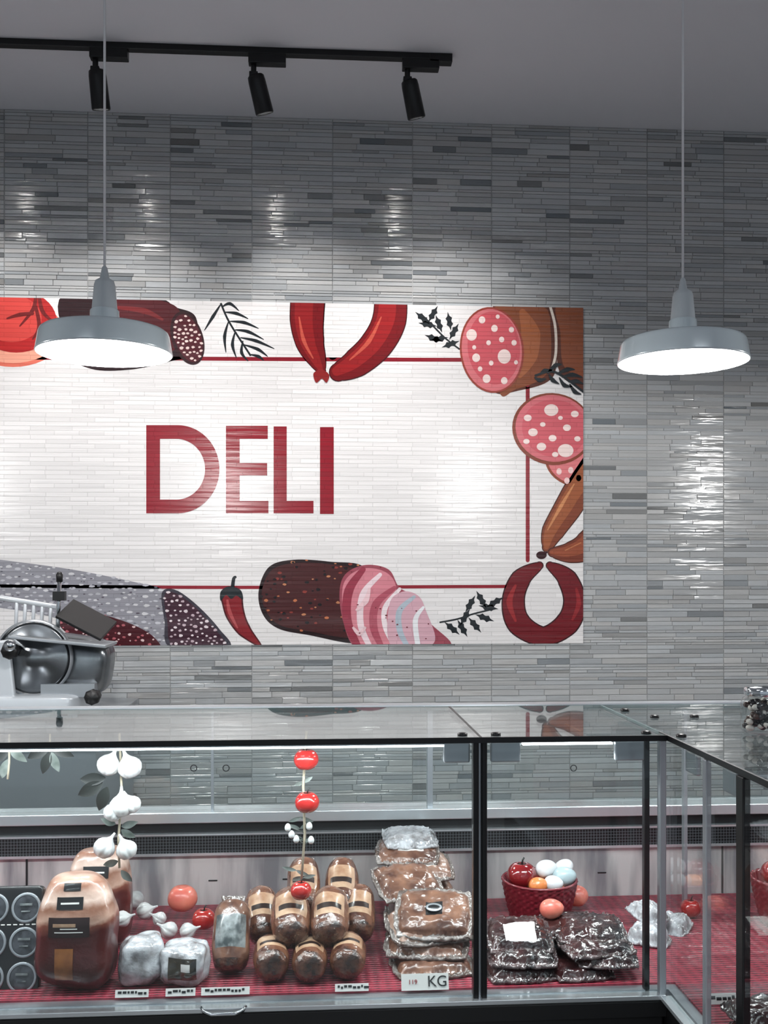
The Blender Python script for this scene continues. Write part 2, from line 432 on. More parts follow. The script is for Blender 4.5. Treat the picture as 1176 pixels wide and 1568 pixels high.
def sprig(stem, leaves, s_=8):
    item(); stroke(stem, 2.6, DK)
    for (x, y, r) in leaves:
        r = math.radians(r)
        pts = []
        for i in range(18):
            a = 2*math.pi*i/18; q = s_*(1.25 if i % 3 == 0 else .72)*(1.25 if abs(math.cos(a)) > .6 else .8)
            pts.append((x+q*math.cos(a)*math.cos(r)-q*.62*math.sin(a)*math.sin(r), y+q*math.cos(a)*math.sin(r)+q*.62*math.sin(a)*math.cos(r)))
        poly(pts, DK, False, lay=LAY[0])
    LAY[0] += 1
sprig([(704, 535), (682, 518), (660, 496), (646, 482)], [(647, 487, 40), (663, 481, -60), (672, 496, 70), (655, 497, 10), (688, 492, 80), (695, 508, -60), (672, 519, -10), (690, 527, -20), (664, 518, 20)], 9.5)
# bologna
item()
poly([(755, 469), (840, 466), (850, 500), (852, 560), (838, 585), (795, 598), (758, 601), (748, 560)], DBR)
poly([(758, 470), (832, 470), (843, 505), (842, 560), (826, 582), (790, 596), (764, 598)], c(130, 68, 36))
stroke([(800, 478), (812, 510), (810, 545), (796, 575)], [10, 30, 26, 8], c(160, 90, 50))
poly([(842, 460), (920, 460), (920, 600), (880, 590), (856, 568), (850, 510)], DBR); poly([(854, 466), (920, 460), (920, 580), (885, 575), (862, 558), (858, 510)], c(134, 70, 38))
stroke([(842, 468), (850, 500), (851, 540), (845, 566)], 4, c(230, 218, 206))
ell(753, 536, 49, 66, c(146, 58, 44), -6); ell(753, 536, 46, 63, c(208, 110, 116), -6); ell(756, 533, 40, 56, c(198, 80, 90), -6)
for x, y, r_ in [(722, 513, 8), (772, 546, 10), (729, 548, 6), (757, 503, 5), (745, 580, 6), (772, 583, 5), (738, 490, 5), (768, 520, 4), (787, 525, 4), (748, 525, 3.5), (752, 556, 3.5), (783, 505, 4), (726, 532, 3), (735, 565, 3.5), (762, 485, 3), (790, 555, 3)]: ell(x, y, r_, r_*1.1, c(236, 214, 210), lay=LAY[0])
LAY[0] += 1
stroke([(820, 575), (850, 570), (893, 600)], 3.5, DK)
for a in [[(826, 574), (834, 568), (846, 567)], [(838, 572), (850, 560), (860, 558)], [(852, 573), (868, 566), (880, 566)], [(860, 578), (876, 574), (892, 578)], [(840, 573), (846, 582), (856, 588)], [(856, 578), (864, 590), (876, 592)], [(870, 585), (882, 584), (893, 588)], [(872, 588), (880, 600), (890, 604)], [(818, 578), (826, 582), (836, 580)]]: stroke(a, [1.5, 7, 1], DK, lay=LAY[0])
# slices
item()
ell(888, 700, 54, 46, c(142, 68, 46)); ell(888, 700, 50, 42, c(212, 116, 120))
for x, y in [(856, 722), (874, 720), (868, 736), (886, 732)]: ell(x, y, 4, 5, LP, lay=LAY[0])
LAY[0] += 1
ell(846, 657, 62, 55, c(128, 60, 40), 10); ell(847, 656, 58, 51, c(206, 106, 114), 10); ell(849, 656, 50, 44, c(200, 90, 100), 10)
for x, y, r_ in [(844, 628, 9), (866, 690, 10), (816, 662, 6), (846, 671, 5), (868, 655, 5), (829, 684, 6), (808, 640, 5), (880, 634, 5), (831, 650, 3.5), (858, 640, 3), (884, 672, 4), (806, 676, 4), (850, 696, 4)]: ell(x, y, r_*1.2, r_, c(236, 214, 210), lay=LAY[0])
LAY[0] += 1
# brown sausages (right)
item()
sausage([(930, 690), (890, 745), (868, 780), (846, 815), (838, 838)], [50, 44, 40, 32, 14], c(124, 60, 34), c(150, 82, 46), c(196, 130, 84), c(66, 28, 16))
sausage([(930, 800), (900, 835), (872, 846), (846, 846)], [40, 42, 30, 12], c(114, 50, 30), c(142, 70, 42), c(182, 112, 72), c(66, 28, 16))
# horseshoe sausage
item()
hs = [(826, 866), (798, 886), (786, 920), (795, 955), (832, 974), (868, 955), (880, 922), (868, 886), (842, 866)]
stroke(hs, [13, 32, 36, 38, 30, 38, 36, 32, 13], c(52, 6, 12)); stroke(hs, [10, 28, 32, 34, 26, 34, 32, 28, 10], c(104, 12, 22))
stroke([(790, 895), (780, 922), (790, 952)], [3, 10, 3], c(146, 36, 38)); stroke([(882, 900), (886, 925), (876, 950)], [3, 8, 3], c(138, 32, 36))
ell(829, 850, 8, 6, c(48, 10, 14))
stroke([(829, 850), (838, 845)], [5, 3], c(48, 10, 14))
sprig([(673, 953), (700, 948), (725, 940), (758, 932)], [(692, 962, 40), (712, 945, -60), (720, 925, -60), (737, 918, 60), (748, 930, 10), (742, 946, 20), (727, 957, 50), (708, 962, 60), (758, 922, -30)], 10)
# big salami + ham
item()
sl = [(396, 905), (412, 868), (450, 857), (505, 860), (560, 870), (575, 930), (560, 984), (470, 972), (425, 962), (402, 940)]
poly(sl, c(32, 10, 12)); poly([(401, 905), (416, 873), (452, 862), (505, 864), (550, 876), (560, 930), (545, 975), (470, 966), (428, 957), (407, 935)], c(64, 22, 22))
specks(sl, 46, [c(172, 100, 64), c(182, 120, 84), c(130, 50, 42)], 1.8, 4.2, 8, .6); specks(sl, 40, [c(20, 8, 10)], 1.5, 3.8, 9, .7)
hm = [(520, 905), (530, 878), (560, 865), (595, 872), (612, 900), (640, 915), (655, 950), (690, 990), (600, 995), (545, 992), (525, 950)]
poly(hm, c(150, 70, 84)); poly([(524, 905), (534, 882), (560, 870), (592, 877), (607, 902), (602, 960), (600, 990), (550, 990), (528, 950)], c(204, 126, 138))
stroke([(556, 872), (534, 905), (532, 950), (548, 990)], [8, 14, 13, 10], c(144, 50, 68)); stroke([(582, 880), (556, 910), (552, 955), (566, 990)], [6, 10, 10, 8], c(232, 210, 216))
stroke([(604, 900), (576, 925), (572, 960), (584, 990)], [6, 12, 12, 8], c(168, 78, 94)); stroke([(612, 902), (590, 930), (590, 960), (604, 990)], [5, 8, 8, 6], c(234, 220, 224))
poly([(596, 926), (616, 906), (640, 912), (652, 935), (664, 985), (600, 990)], c(206, 164, 176))
stroke([(634, 914), (612, 935), (612, 965), (624, 990)], [5, 9, 9, 7], c(172, 184, 196)); stroke([(648, 930), (636, 950), (640, 990)], [4, 8, 8], c(228, 230, 234))
stroke([(566, 900), (560, 920), (545, 935)], [3, 9, 3], c(230, 196, 202)); stroke([(540, 960), (550, 970), (560, 960)], [3, 7, 3], c(230, 196, 202))
specks(hm, 16, [c(110, 40, 50)], 1.0, 2.2, 12)
# chilli
item()
stroke([(356, 900), (358, 886), (362, 883)], [6, 5, 3], DK)
stroke([(355, 916), (360, 940), (374, 965), (400, 990)], [34, 30, 22, 4], c(70, 10, 16)); stroke([(355, 916), (360, 940), (374, 965), (398, 988)], [29, 25, 17, 2], c(124, 20, 28))
stroke([(348, 918), (352, 938), (364, 962)], [3, 6, 2], c(166, 70, 72))
poly([(338, 906), (350, 898), (368, 903), (372, 918), (362, 912), (354, 917), (346, 911), (338, 920)], DK)
# long white salami
item()
wb = [(-60, 850), (0, 857), (110, 872), (200, 890), (250, 903), (262, 930), (262, 992), (150, 965), (60, 940), (-60, 915)]
poly(wb, c(142, 142, 150)); specks(wb, 240, [c(204, 204, 208), c(184, 184, 192)], 2.5, 6, 21, .45); specks(wb, 120, [c(102, 102, 112), c(88, 82, 92)], 1.2, 3.4, 22, .5)
rb = [(95, 935), (150, 940), (200, 955), (235, 975), (240, 996), (150, 996), (110, 975), (90, 955)]
poly(rb, c(70, 22, 30)); specks(rb, 70, [c(214, 186, 186), c(176, 96, 104)], 1.5, 3.4, 23)
poly([(248, 908), (268, 903), (300, 925), (335, 962), (350, 992), (262, 992), (252, 950)], c(58, 54, 64))
s2 = [(252, 912), (268, 908), (297, 928), (330, 964), (344, 992), (268, 992), (256, 950)]
poly(s2, c(60, 30, 44)); specks(s2, 80, [c(226, 214, 218), c(190, 170, 178)], 1.8, 3.8, 24)
for co_, no in (((mx1, 0, 0), (1, 0, 0)), ((0, 0, mz1), (0, 0, 1)), ((0, 0, mz0), (0, 0, -1)), ((mx0, 0, 0), (-1, 0, 0))):
    bmesh.ops.bisect_plane(bm, geom=bm.verts[:]+bm.edges[:]+bm.faces[:], plane_co=co_, plane_no=no, clear_outer=True, dist=1e-6)
def quad(ps, col):
    f = bm.faces.new([bm.verts.new(p) for p in ps])
    for lp in f.loops: lp[cl] = col
yb = wall_front+.0004
quad([(mx1, YM, mz0), (mx1, yb, mz0), (mx1, yb, mz1), (mx1, YM, mz1)], CREAM); quad([(mx0, YM, mz0), (mx0, YM, mz1), (mx0, yb, mz1), (mx0, yb, mz0)], CREAM)
quad([(mx0, YM, mz1), (mx1, YM, mz1), (mx1, yb, mz1), (mx0, yb, mz1)], CREAM); quad([(mx0, YM, mz0), (mx0, yb, mz0), (mx1, yb, mz0), (mx1, YM, mz0)], CREAM)
me = bpy.data.meshes.new('deli_mural'); bm.to_mesh(me); bm.free(); me.materials.append(MURAL)
ob = bpy.data.objects.new('deli_mural', me); sc.collection.objects.link(ob)

# ------------------------------------------------------------------ lights
def light(kind, name, loc, energy, parent=None, aim=None, size=.05, col=(1, 1, 1), spot=80, blend=.6, sy=None):
    l = bpy.data.lights.new(name, kind); l.energy = energy; l.color = col
    if kind == 'AREA':
        l.size = size
        if sy: l.shape = 'RECTANGLE'; l.size_y = sy
    else: l.shadow_soft_size = size
    if kind == 'SPOT': l.spot_size = math.radians(spot); l.spot_blend = blend
    o = bpy.data.objects.new(name, l); o.location = loc
    if aim is not None: o.rotation_euler = Vector(aim).to_track_quat('-Z', 'Y').to_euler()
    sc.collection.objects.link(o)
    if parent: par(o, parent)
    return o
def nosample(m):
    try: m.cycles.emission_sampling = 'NONE'
    except Exception: pass
    return m
LENS = nosample(mat('spot_lens', (1, .97, .92, 1), .3, emis=90))
YT = 4.0
xe = X_(976, YT)
tl = empty('track_light', (X_(540, YT), YT, ZCE-.05))
b = MB(); b.b2(-3.2, xe, YT-.018, YT+.018, ZCE-.024, ZCE, BLACK); b.b2(xe-.09, xe+.0, YT-.02, YT+.02, ZCE-.034, ZCE-.001, BLACK)
b.build('rail', tl, .002)
for k, (hx, tx) in enumerate([(-130, .1), (214, .06), (556, .26), (888, .26)]):
    X0 = X_(hx-8, YT)
    b = MB(); b.b2(X0-.02, X0+.125, YT-.02, YT+.02, ZCE-.062, ZCE-.024, BLACK)
    b.tube([(X0, YT, ZCE-.06), (X0, YT, ZCE-.10)], .011, BLACK, 12)
    b.box((X0, YT, ZCE-.108), (.034, .03, .03), BLACK)
    b.build('track_adapter_%d' % k, tl, .003)
    d = Vector((tx, .30, -1)).normalized()
    R = d.to_track_quat('-Z', 'Y').to_matrix().to_4x4()
    M = Matrix.Translation((X0+.005, YT, ZCE-.095)) @ R
    b = MB()
    b.lathe([(0, -.005), (.026, -.006), (.032, -.012), (.034, -.03), (.036, -.146), (.034, -.150), (.030, -.149), (.029, -.135)], BLACK, 32, M)
    b.lathe([(.029, -.135), (0, -.135)], LENS, 32, M, smooth=False)
    b.build('track_head_%d' % k, tl)
    light('SPOT', 'track_spot_%d' % k, (M @ Vector((0, 0, -.157))), 52, tl, (tx*.8, .30, -1), .03, (1, .965, .935), 96, .9)

SHADE = mat('shade_enamel', c(180, 192, 198), .22, .1, .6)
SHADEI = mat('shade_inner', c(215, 218, 220), .5)
SOCK = mat('socket_grey', c(160, 167, 172), .5)
CORD = mat('cord_white', c(200, 202, 205), .5)
BULB = nosample(mat('bulb_glow', (1, .98, .95, 1), .3, emis=14))
YP = 2.7
px1, px2 = U(226, 765, YP), U(1475, 783, YP)
zr = (px1.z+px2.z)/2
dxp = px2.x-px1.x
for k, xx in enumerate([px1.x, px2.x, px1.x-dxp, px2.x+dxp]):  # first two are the visible pair; outer two are unseen, added for light
    e = empty('pendant_lamp' if k == 0 else 'pendant_lamp.%03d' % k, (xx, YP, zr))
    M = T(xx, YP, zr)
    b = MB()
    b.lathe([(.172, 0), (.1745, .002), (.1735, .006), (.1665, .048), (.163, .056), (.156, .061), (.140, .063), (.05, .065), (.039, .067), (.038, .071), (.037, .112), (.034, .116)], SHADE, 64, M)
    b.lathe([(.172, 0), (.170, .003), (.164, .046), (.158, .053), (.12, .057), (0.0, .059)], SHADEI, 64, M)
    b.build('shade', e)
    b = MB(); b.lathe([(.034, .114), (.0325, .118), (.032, .124), (.027, .180), (.024, .190), (.012, .198), (.007, .225), (.003, .23)], SOCK, 32, M); b.build('socket', e)
    b = MB(); b.tube([(xx, YP, zr+.225), (xx, YP, ZCE-.02)], .0034, CORD, 8); b.lathe([(0, ZCE-zr-.025), (.05, ZCE-zr-.022), (.055, ZCE-zr)], WHITE, 24, M); b.build('cord', e)
    b = MB(); b.lathe([(0, -.004), (.02, .0), (.034, .014), (.038, .030), (.030, .044), (.018, .052), (.018, .059)], BULB, 24, M); b.build('bulb', e)
    light('POINT', 'pendant_light', (xx, YP, zr-.022), 34, e, None, .02, (1, .985, .965))
PAN = nosample(mat('fill_panel_diffuser', (1, 1, 1, 1), .5, emis=2))
for k, (xx, yy) in enumerate([(-1.6, .2), (1.6, .2), (-1.6, -2.2), (1.6, -2.2)]):  # unseen overhead panels, added as fill to brighten the room
    e = empty('added_fill_panel' if k == 0 else 'added_fill_panel.%03d' % k, (xx, yy, ZCE-.03))
    b = MB(); b.b2(xx-.62, xx+.62, yy-.17, yy+.17, ZCE-.03, ZCE-.001, WHITE); b.build('frame', e, .003)
    b = MB(); b.b2(xx-.6, xx+.6, yy-.15, yy+.15, ZCE-.034, ZCE-.03, PAN); b.build('diffuser', e)
    light('AREA', 'added_panel_fill', (xx, yy, ZCE-.04), 15, e, (0, 0, -1), 1.2, (.92, .96, 1), sy=.3)
w = bpy.data.worlds.new('world'); sc.world = w; w.use_nodes = True
w.node_tree.nodes['Background'].inputs[0].default_value = (.80, .89, 1, 1); w.node_tree.nodes['Background'].inputs[1].default_value = .48

# ------------------------------------------------------------------ display case
YF, YTB, YB = 1.79, 2.20, 2.32
ZT, ZD = 1.262, .805
XC = X_(1435, YF); XP = X_(1037, YF); XA = -2.3; XE = 1.9; YN2 = .25
case = empty('deli_display_case', (0, 2.05, 0))
def cb(name, boxes, bev=.0015):
    b = MB()
    for q in boxes: b.b2(*q)
    return b.build(name, case, bev)
cb('front_glass', [(XA, XP-.013, YF, YF+.006, ZD-.005, ZT-.012, GLASS), (XP+.013, XC-.006, YF, YF+.006, ZD-.005, ZT-.012, GLASS)], 0)
cb('wing_glass', [(XC, XC+.006, YN2, YF-.01, ZD-.005, ZT-.012, GLASS)], 0)
cb('top_glass', [(XA, XP-.002, YF-.012, YTB, ZT-.008, ZT, GLASST), (XP+.002, XC, YF-.012, YTB, ZT-.008, ZT, GLASST), (XC+.004, XE, YN2, YTB, ZT-.008, ZT, GLASST)], 0)
cb('glass_edges', [(XA, XC, YF-.014, YF-.0115, ZT-.0095, ZT+.0005, BLACK), (XP-.002, XP+.002, YF-.012, YTB, ZT-.009, ZT+.0006, BLACK), (XC-.0, XC+.004, YN2, YF+.03, ZT-.009, ZT+.0006, BLACK),
                   (XA, XE, YTB, YTB+.003, ZT-.0085, ZT+.0005, GEDGE), (XC, XC+.004, YF, YTB, ZT-.006, ZT+.0003, GEDGE)], 0)
cb('posts', [(XP-.012, XP-.003, YF-.004, YF+.02, ZD-.01, ZT-.01, BLACK), (XP+.003, XP+.012, YF-.004, YF+.02, ZD-.01, ZT-.01, BLACK), (XP-.003, XP+.003, YF+.004, YF+.014, ZD-.01, ZT-.01, SATIN),
             (X_(1401, YF)-.005, X_(1401, YF)+.005, YF+.008, YF+.022, ZD-.01, ZT-.01, BLACK), (XC-.010, XC+.002, YF-.006, YF+.01, ZD-.01, ZT-.01, SATIN),
             (XC-.002, XC+.008, 1.592, 1.606, ZD-.01, ZT-.01, SATIN), (XC-.002, XC+.010, 1.45, 1.475, ZD-.01, ZT-.01, BLACK)])
LED = nosample(mat('led_strip', (.93, .97, 1, 1), .4, emis=9))
cb('led_channel', [(XA, XP-.02, YF+.012, YF+.03, ZT-.016, ZT-.009, SATIN)], 0)
cb('led_tube', [(XA, XP-.05, YF+.014, YF+.026, ZT-.020, ZT-.016, LED), (XP+.08, XC-.09, YF+.014, YF+.026, ZT-.019, ZT-.016, LED)], 0)
light('AREA', 'led_light', ((XA+XP)/2, YF+.03, ZT-.026), 10, case, (0, .35, -1), XP-XA-.1, (.95, .98, 1), sy=.012)
light('AREA', 'led_light_side', ((XP+XC)/2, YF+.03, ZT-.026), 2.2, case, (0, .35, -1), XC-XP-.1, (.95, .98, 1), sy=.012)
light('AREA', 'added_fill_wing', (XC+.04, 1.2, ZT-.03), 3.0, case, (.3, 0, -1), .012, (.92, .97, 1), sy=1.2)  # added fill that brightens the wing, no LED tube behind it
light('AREA', 'area_light_rear', ((XC+XE)/2, 1.95, ZT-.03), 2.5, case, (0, .2, -1), XE-XC-.2, (.92, .97, 1), sy=.012)  # area light over the right-hand deck, no LED tube modelled
bs_ = []
for p0, p1 in ((960, 1017), (1062, 1127), (1332, 1396)):
    bs_.append((X_(p0, YF), X_(p1, YF), YF+.008, YF+.02, ZT-.048, ZT-.012, SATIN))
bs_ += [(XC+.008, XC+.018, 1.66, 1.71, ZT-.05, ZT-.012, SATIN), (XC+.008, XC+.018, 1.50, 1.55, ZT-.05, ZT-.012, SATIN)]
cb('glass_clamps', bs_, .003)
b = MB()
for (x, y) in ((XP-.03, YF+.01), (XP+.03, YF+.01), (XC-.03, YF+.01), (XC+.02, YF-.03), (X_(1350, 2.1), 2.1), (X_(1414, 2.0), 2.0), (X_(1500, 2.0), 2.0)):
    b.lathe([(.009, 0), (.009, .004), (.006, .0055), (0, .006)], BLACK, 16, T(x, y, ZT))
b.build('clamp_caps', case)
RAILM = mat('rail_silver', c(210, 215, 218), .25, .7)
cb('base', [(XA, XC-.003, YF-.004, YB+.25, .10, ZD-.02, BLACKP), (XC, XE+.1, YN2, YB+.25, .10, ZD-.02, BLACKP), (XA, XE, YF+.05, YB+.2, 0, .1, BLACK), (XC+.05, XE, YN2+.05, YF+.05, 0, .1, BLACK)], .003)
cb('bottom_rail', [(XA, XC-.001, YF-.014, YF+.008, ZD-.014, ZD-.006, RAILM), (XC-.012, XC+.008, YN2, YF-.014, ZD-.014, ZD-.006, RAILM), (XA, XC, YF-.012, YF-.005, ZD-.045, ZD-.017, BLACKP), (XA, XC, YF-.013, YF-.005, ZD-.0165, ZD-.0145, BLACK)])
def mmat():
    m = mat('red_ribbed_mat', c(140, 24, 46), .45, 0, .1)
    nt = m.node_tree; N = nt.nodes; L = nt.links; bs = N['Principled BSDF']
    tc = N.new('ShaderNodeTexCoord')
    wv = N.new('ShaderNodeTexWave'); wv.inputs['Scale'].default_value = 30; wv.bands_direction = 'Y'
    L.new(tc.outputs['Object'], wv.inputs['Vector'])
    wx = N.new('ShaderNodeTexWave'); wx.inputs['Scale'].default_value = 16; wx.bands_direction = 'X'
    L.new(tc.outputs['Object'], wx.inputs['Vector'])
    ad = N.new('ShaderNodeMath'); ad.operation = 'MULTIPLY_ADD'; ad.inputs[1].default_value = .5
    L.new(wx.outputs['Fac'], ad.inputs[0]); L.new(wv.outputs['Fac'], ad.inputs[2])
    r = N.new('ShaderNodeValToRGB'); r.color_ramp.elements[0].color = c(62, 8, 22); r.color_ramp.elements[1].color = c(156, 42, 62)
    L.new(ad.outputs[0], r.inputs[0]); L.new(r.outputs[0], bs.inputs['Base Color'])
    bp = N.new('ShaderNodeBump'); bp.inputs['Distance'].default_value = .004; bp.inputs['Strength'].default_value = .9
    L.new(ad.outputs[0], bp.inputs['Height']); L.new(bp.outputs[0], bs.inputs['Normal'])
    return m
cb('deck_tray', [(XA, XE, YF+.008, YB, ZD-.019, ZD-.004, STEEL), (XC+.01, XE, YN2, YF+.008, ZD-.019, ZD-.004, STEEL)], 0)
cb('red_mat', [(XA+.01, XE-.01, YF+.03, YB-.004, ZD-.004, ZD, mmat()), (XC+.03, XE-.01, YN2+.02, YF+.03, ZD-.004, ZD, mmat())], 0)
BACKS = mat('rear_steel', c(214, 212, 210), .28, .35, col2=c(140, 140, 144), nscale=7, thr=(.42, .62), stretch=(2.2, 1, .35), bump=.3, bscale=7)  # colour noise paints patchy reflections into the brushed steel
zb1 = U(800, 1832, YB).z; zb2 = U(800, 1795, YB).z; zb3 = U(800, 1768, YB).z; zb4 = U(800, 1745, YB).z
cb('rear_panel', [(XA, XE, YB, YB+.02, ZD-.01, zb1, BACKS)], .001)
cb('rear_panel_joints', [(X_(p, YB)-.002, X_(p, YB)+.002, YB-.002, YB, ZD, zb1, BLACK) for p in (58, 958, 1560)]+[(X_(p, YB)-.010, X_(p, YB)+.010, YB-.0015, YB, ZD+.052, ZD+.0545, BLACK) for p in (200, 460, 620, 890, 1300)], 0)
def gm():
    m = mat('air_grille', c(26, 28, 30), .4, .5); nt = m.node_tree; N = nt.nodes; L = nt.links
    tc = N.new('ShaderNodeTexCoord'); v = N.new('ShaderNodeTexVoronoi'); v.inputs['Scale'].default_value = 150; v.inputs['Randomness'].default_value = 0
    L.new(tc.outputs['Object'], v.inputs['Vector']); r = N.new('ShaderNodeValToRGB')
    r.color_ramp.elements[0].position = .38; r.color_ramp.elements[1].position = .45; r.color_ramp.elements[0].color = c(6, 6, 7); r.color_ramp.elements[1].color = c(84, 88, 92)
    L.new(v.outputs['Distance'], r.inputs[0]); L.new(r.outputs[0], N['Principled BSDF'].inputs['Base Color']); return m
cb('rear_grille', [(XA, XE, YB-.012, YB+.02, zb1, zb2, gm()), (XA, XE, YB-.016, YB+.02, zb1-.006, zb1, RAILM), (XA, XE, YB-.016, YB+.02, zb2, zb2+.004, RAILM), (XA, XE, YB-.002, YB+.02, zb2+.004, zb3, BLACK)], 0)
cb('rear_sill', [(XA, XE, YB-.02, YB+.05, zb3, zb4, RAILM)], .002)
cb('rear_sliding_doors', [(XA, X_(936, YB), YB+.008, YB+.012, zb4, ZT-.02, GLASS), (X_(925, YB), XE, YB+.024, YB+.028, zb4, ZT-.02, GLASS)], 0)
cb('rear_door_frames', [(XA, XE, YB, YB+.036, ZT-.022, ZT-.012, SATIN), (X_(930, YB)-.006, X_(930, YB)+.006, YB+.006, YB+.03, zb4, ZT-.02, SATIN), (X_(458, YB)-.003, X_(458, YB)+.003, YB+.006, YB+.016, zb4, ZT-.02, SATIN)], 0)
b = MB()
for p in (418, 488, 1240):
    q = U(p, 1660, YB)
    b.tube([(q.x+.007*math.cos(a), YB+.004, q.z+.007*math.sin(a)) for a in [i*math.pi/8 for i in range(17)]], .0012, BLACK, 6)
b.build('rear_door_finger_pulls', case)
b = MB(); q = U(482, 2185, YF-.02)
b.tube([(q.x-.038, YF-.010, q.z+.004), (q.x-.034, YF-.018, q.z), (q.x-.02, YF-.024, q.z-.003), (q.x+.02, YF-.024, q.z-.003), (q.x+.034, YF-.018, q.z), (q.x+.038, YF-.010, q.z+.004)], .003, CHROME, 10)
b.build('drawer_pull', case)
cb('rear_body', [(XA, XE+.1, YB+.05, YB+.25, ZD-.02, zb3-.02, SATIN)], .003)
cb('rear_corner_posts', [(XE-.02, XE, YTB-.03, YTB, ZD, ZT-.009, SATIN), (X_(1478, 2.18)-.004, X_(1478, 2.18)+.004, 2.17, 2.185, ZD, ZT-.009, SATIN)], .001)

# ------------------------------------------------------------------ back worktop + slicer
YS = 4.02
zw = W(60, 1096, YS).z; xw = W(175, 1096, YS).x
b = MB(); b.b2(-3.4, xw, 3.72, 4.57, zw-.04, zw, STEEL); b.b2(-3.38, xw-.02, 3.78, 4.56, .1, zw-.04, SATIN); b.b2(-3.3, xw-.05, 3.85, 4.5, 0, .1, BLACK)
for xx in (-3.0, -2.5): b.b2(xx, xx+.004, 3.776, 3.78, .12, zw-.06, BLACK)
b.build('back_worktop', None, .003)
sl_ = empty('meat_slicer', (W(50, 1096, YS).x, YS, zw))
def w_(x, y, dy=0): return W(x, y, YS+dy)
SW = mat('slicer_white', c(205, 210, 215), .3, .2, .3)
SDK = mat('slicer_dark_steel', c(84, 88, 92), .22, .8, col2=c(140, 144, 148), nscale=4)
b = MB(); p = w_(30, 1080)
b.sup((.27, .17, .045), (.25, .3), SW, T(p.x-.02, YS+.03, zw+.05)); b.build('base', sl_)
b = MB()
for xx in (-.22, .18):
    for yy in (-.09, .15): b.lathe([(.018, 0), (.02, .004), (.016, .012)], BLACKP, 16, T(p.x+xx, YS+yy, zw))
b.build('feet', sl_)
b = MB(); q = w_(108, 1018)
b.sup((.150, .10, .115), (.55, .45), SDK, T(q.x, YS+.05, q.z+.0, 0, 8)); b.box((q.x+.01, YS-.02, q.z-.09), (.20, .14, .05), SATIN); b.build('motor_housing', sl_, .0)
b = MB(); q = w_(60, 1005)
b.lathe([(0, .012), (.05, .012), (.055, .006), (.125, .004), (.135, 0), (.125, -.004), (0, -.006)], SDK, 64, T(q.x, YS-.08, q.z, 90, 0, 0))
b.lathe([(.14, 0), (.146, .01), (.146, .03), (.138, .035)], SATIN, 64, T(q.x, YS-.055, q.z, 90, 0, 0)); b.build('blade', sl_)
b = MB(); q = w_(20, 1030)
b.box((q.x-.02, YS-.10, q.z), (.10, .03, .26), SW, Matrix.Rotation(math.radians(-6), 3, 'Y')); b.build('gauge_plate', sl_, .008)
b = MB()
a0, a1 = w_(52, 973), w_(168, 985)
b.box(((a0.x+a1.x)/2-.02, YS-.04, (a0.z+a1.z)/2), (.36, .22, .012), SATIN, Matrix.Rotation(math.radians(6), 3, 'Y'))
q = w_(137, 948); b.box((q.x, YS-.05, q.z), (.19, .16, .012), BLACKP, Matrix.Rotation(math.radians(28), 3, 'Y') @ Matrix.Rotation(math.radians(25), 3, 'X'))
for i in range(5):
    q0, q1 = w_(28+i*13, 922+i*2), w_(26+i*13, 972); b.tube([(q0.x, YS-.02, q0.z), (q1.x, YS-.02, q1.z)], .007, SW, 10)
q0, q1 = w_(2, 915), w_(95, 930); b.tube([(q0.x, YS-.02, q0.z), (q1.x, YS-.02, q1.z)], .010, SW, 10)
b.build('food_carriage', sl_, .003)
b = MB()
q0, q1 = w_(97, 884), w_(94, 972); b.tube([(q0.x, YS-.06, q0.z), (q1.x, YS-.06, q1.z)], .008, CHROME, 12); b.lathe([(0, 0), (.012, .003), (.013, .03), (.008, .04), (0, .042)], BLACKP, 16, T(q0.x, YS-.06, q0.z-.02))
q = w_(97, 912); b.box((q.x, YS-.06, q.z), (.045, .03, .035), BLACKP)
b.build('pusher_arm', sl_)
b = MB()
for (x, y, r) in ((34, 992, .030), (155, 1060, .028)):
    q = w_(x, y); b.lathe([(0, .05), (r*.8, .048), (r, .04), (r, .012), (r*.7, 0), (r*.7, -.04)], BLACKP, 24, T(q.x, YS-.13, q.z, 90), rfn=lambda a, t: 1+.06*math.cos(a*8))
q = w_(38, 983); b.lathe([(0, .02), (.02, .018), (.022, 0)], CHROME, 24, T(q.x, YS-.19, q.z, 90))
b.build('knobs', sl_)
b = MB(); q = w_(112, 1086); b.box((q.x, YS-.145, q.z), (.10, .012, .026), SATIN); b.box((q.x+.0, YS-.152, q.z), (.03, .004, .010), BLACKP); b.build('switch_plate', sl_, .002)

# ------------------------------------------------------------------ jar on the case
JAR = glassmat('jar_glass', (.9, .93, .93, 1), 1.0, .03)
YJ = 1.80; xj = X_(1648, YJ)
jr = empty('candy_jar', (xj, YJ, ZT))
M = T(xj, YJ, ZT)
b = MB(); b.lathe([(0, .001), (.034, .001), (.038, .006), (.039, .012), (.039, .052), (.035, .062), (.030, .066), (.030, .072)], JAR, 40, M); b.build('jar', jr)
b = MB(); b.lathe([(.032, .068), (.033, .070), (.033, .080), (.030, .083), (0, .085)], CHROME, 40, M); b.build('lid', jr)
b = MB(); g = random.Random(4); CD = [mat('candy_dark', c(26, 20, 22), .3, coat=.4), mat('candy_white', c(220, 214, 205), .4), mat('candy_brown', c(70, 44, 36), .35)]
for i in range(110):
    a = g.uniform(0, 6.28); r = .030*math.sqrt(g.random()); b.sup((.008, .006, .0055), (1, 1), CD[g.choice([0, 0, 1, 2])], T(xj+r*math.cos(a), YJ+r*math.sin(a), ZT+.009+.046*g.random(), g.uniform(0, 90), 0, g.uniform(0, 180)), 12, 8)
b.build('candies', jr)

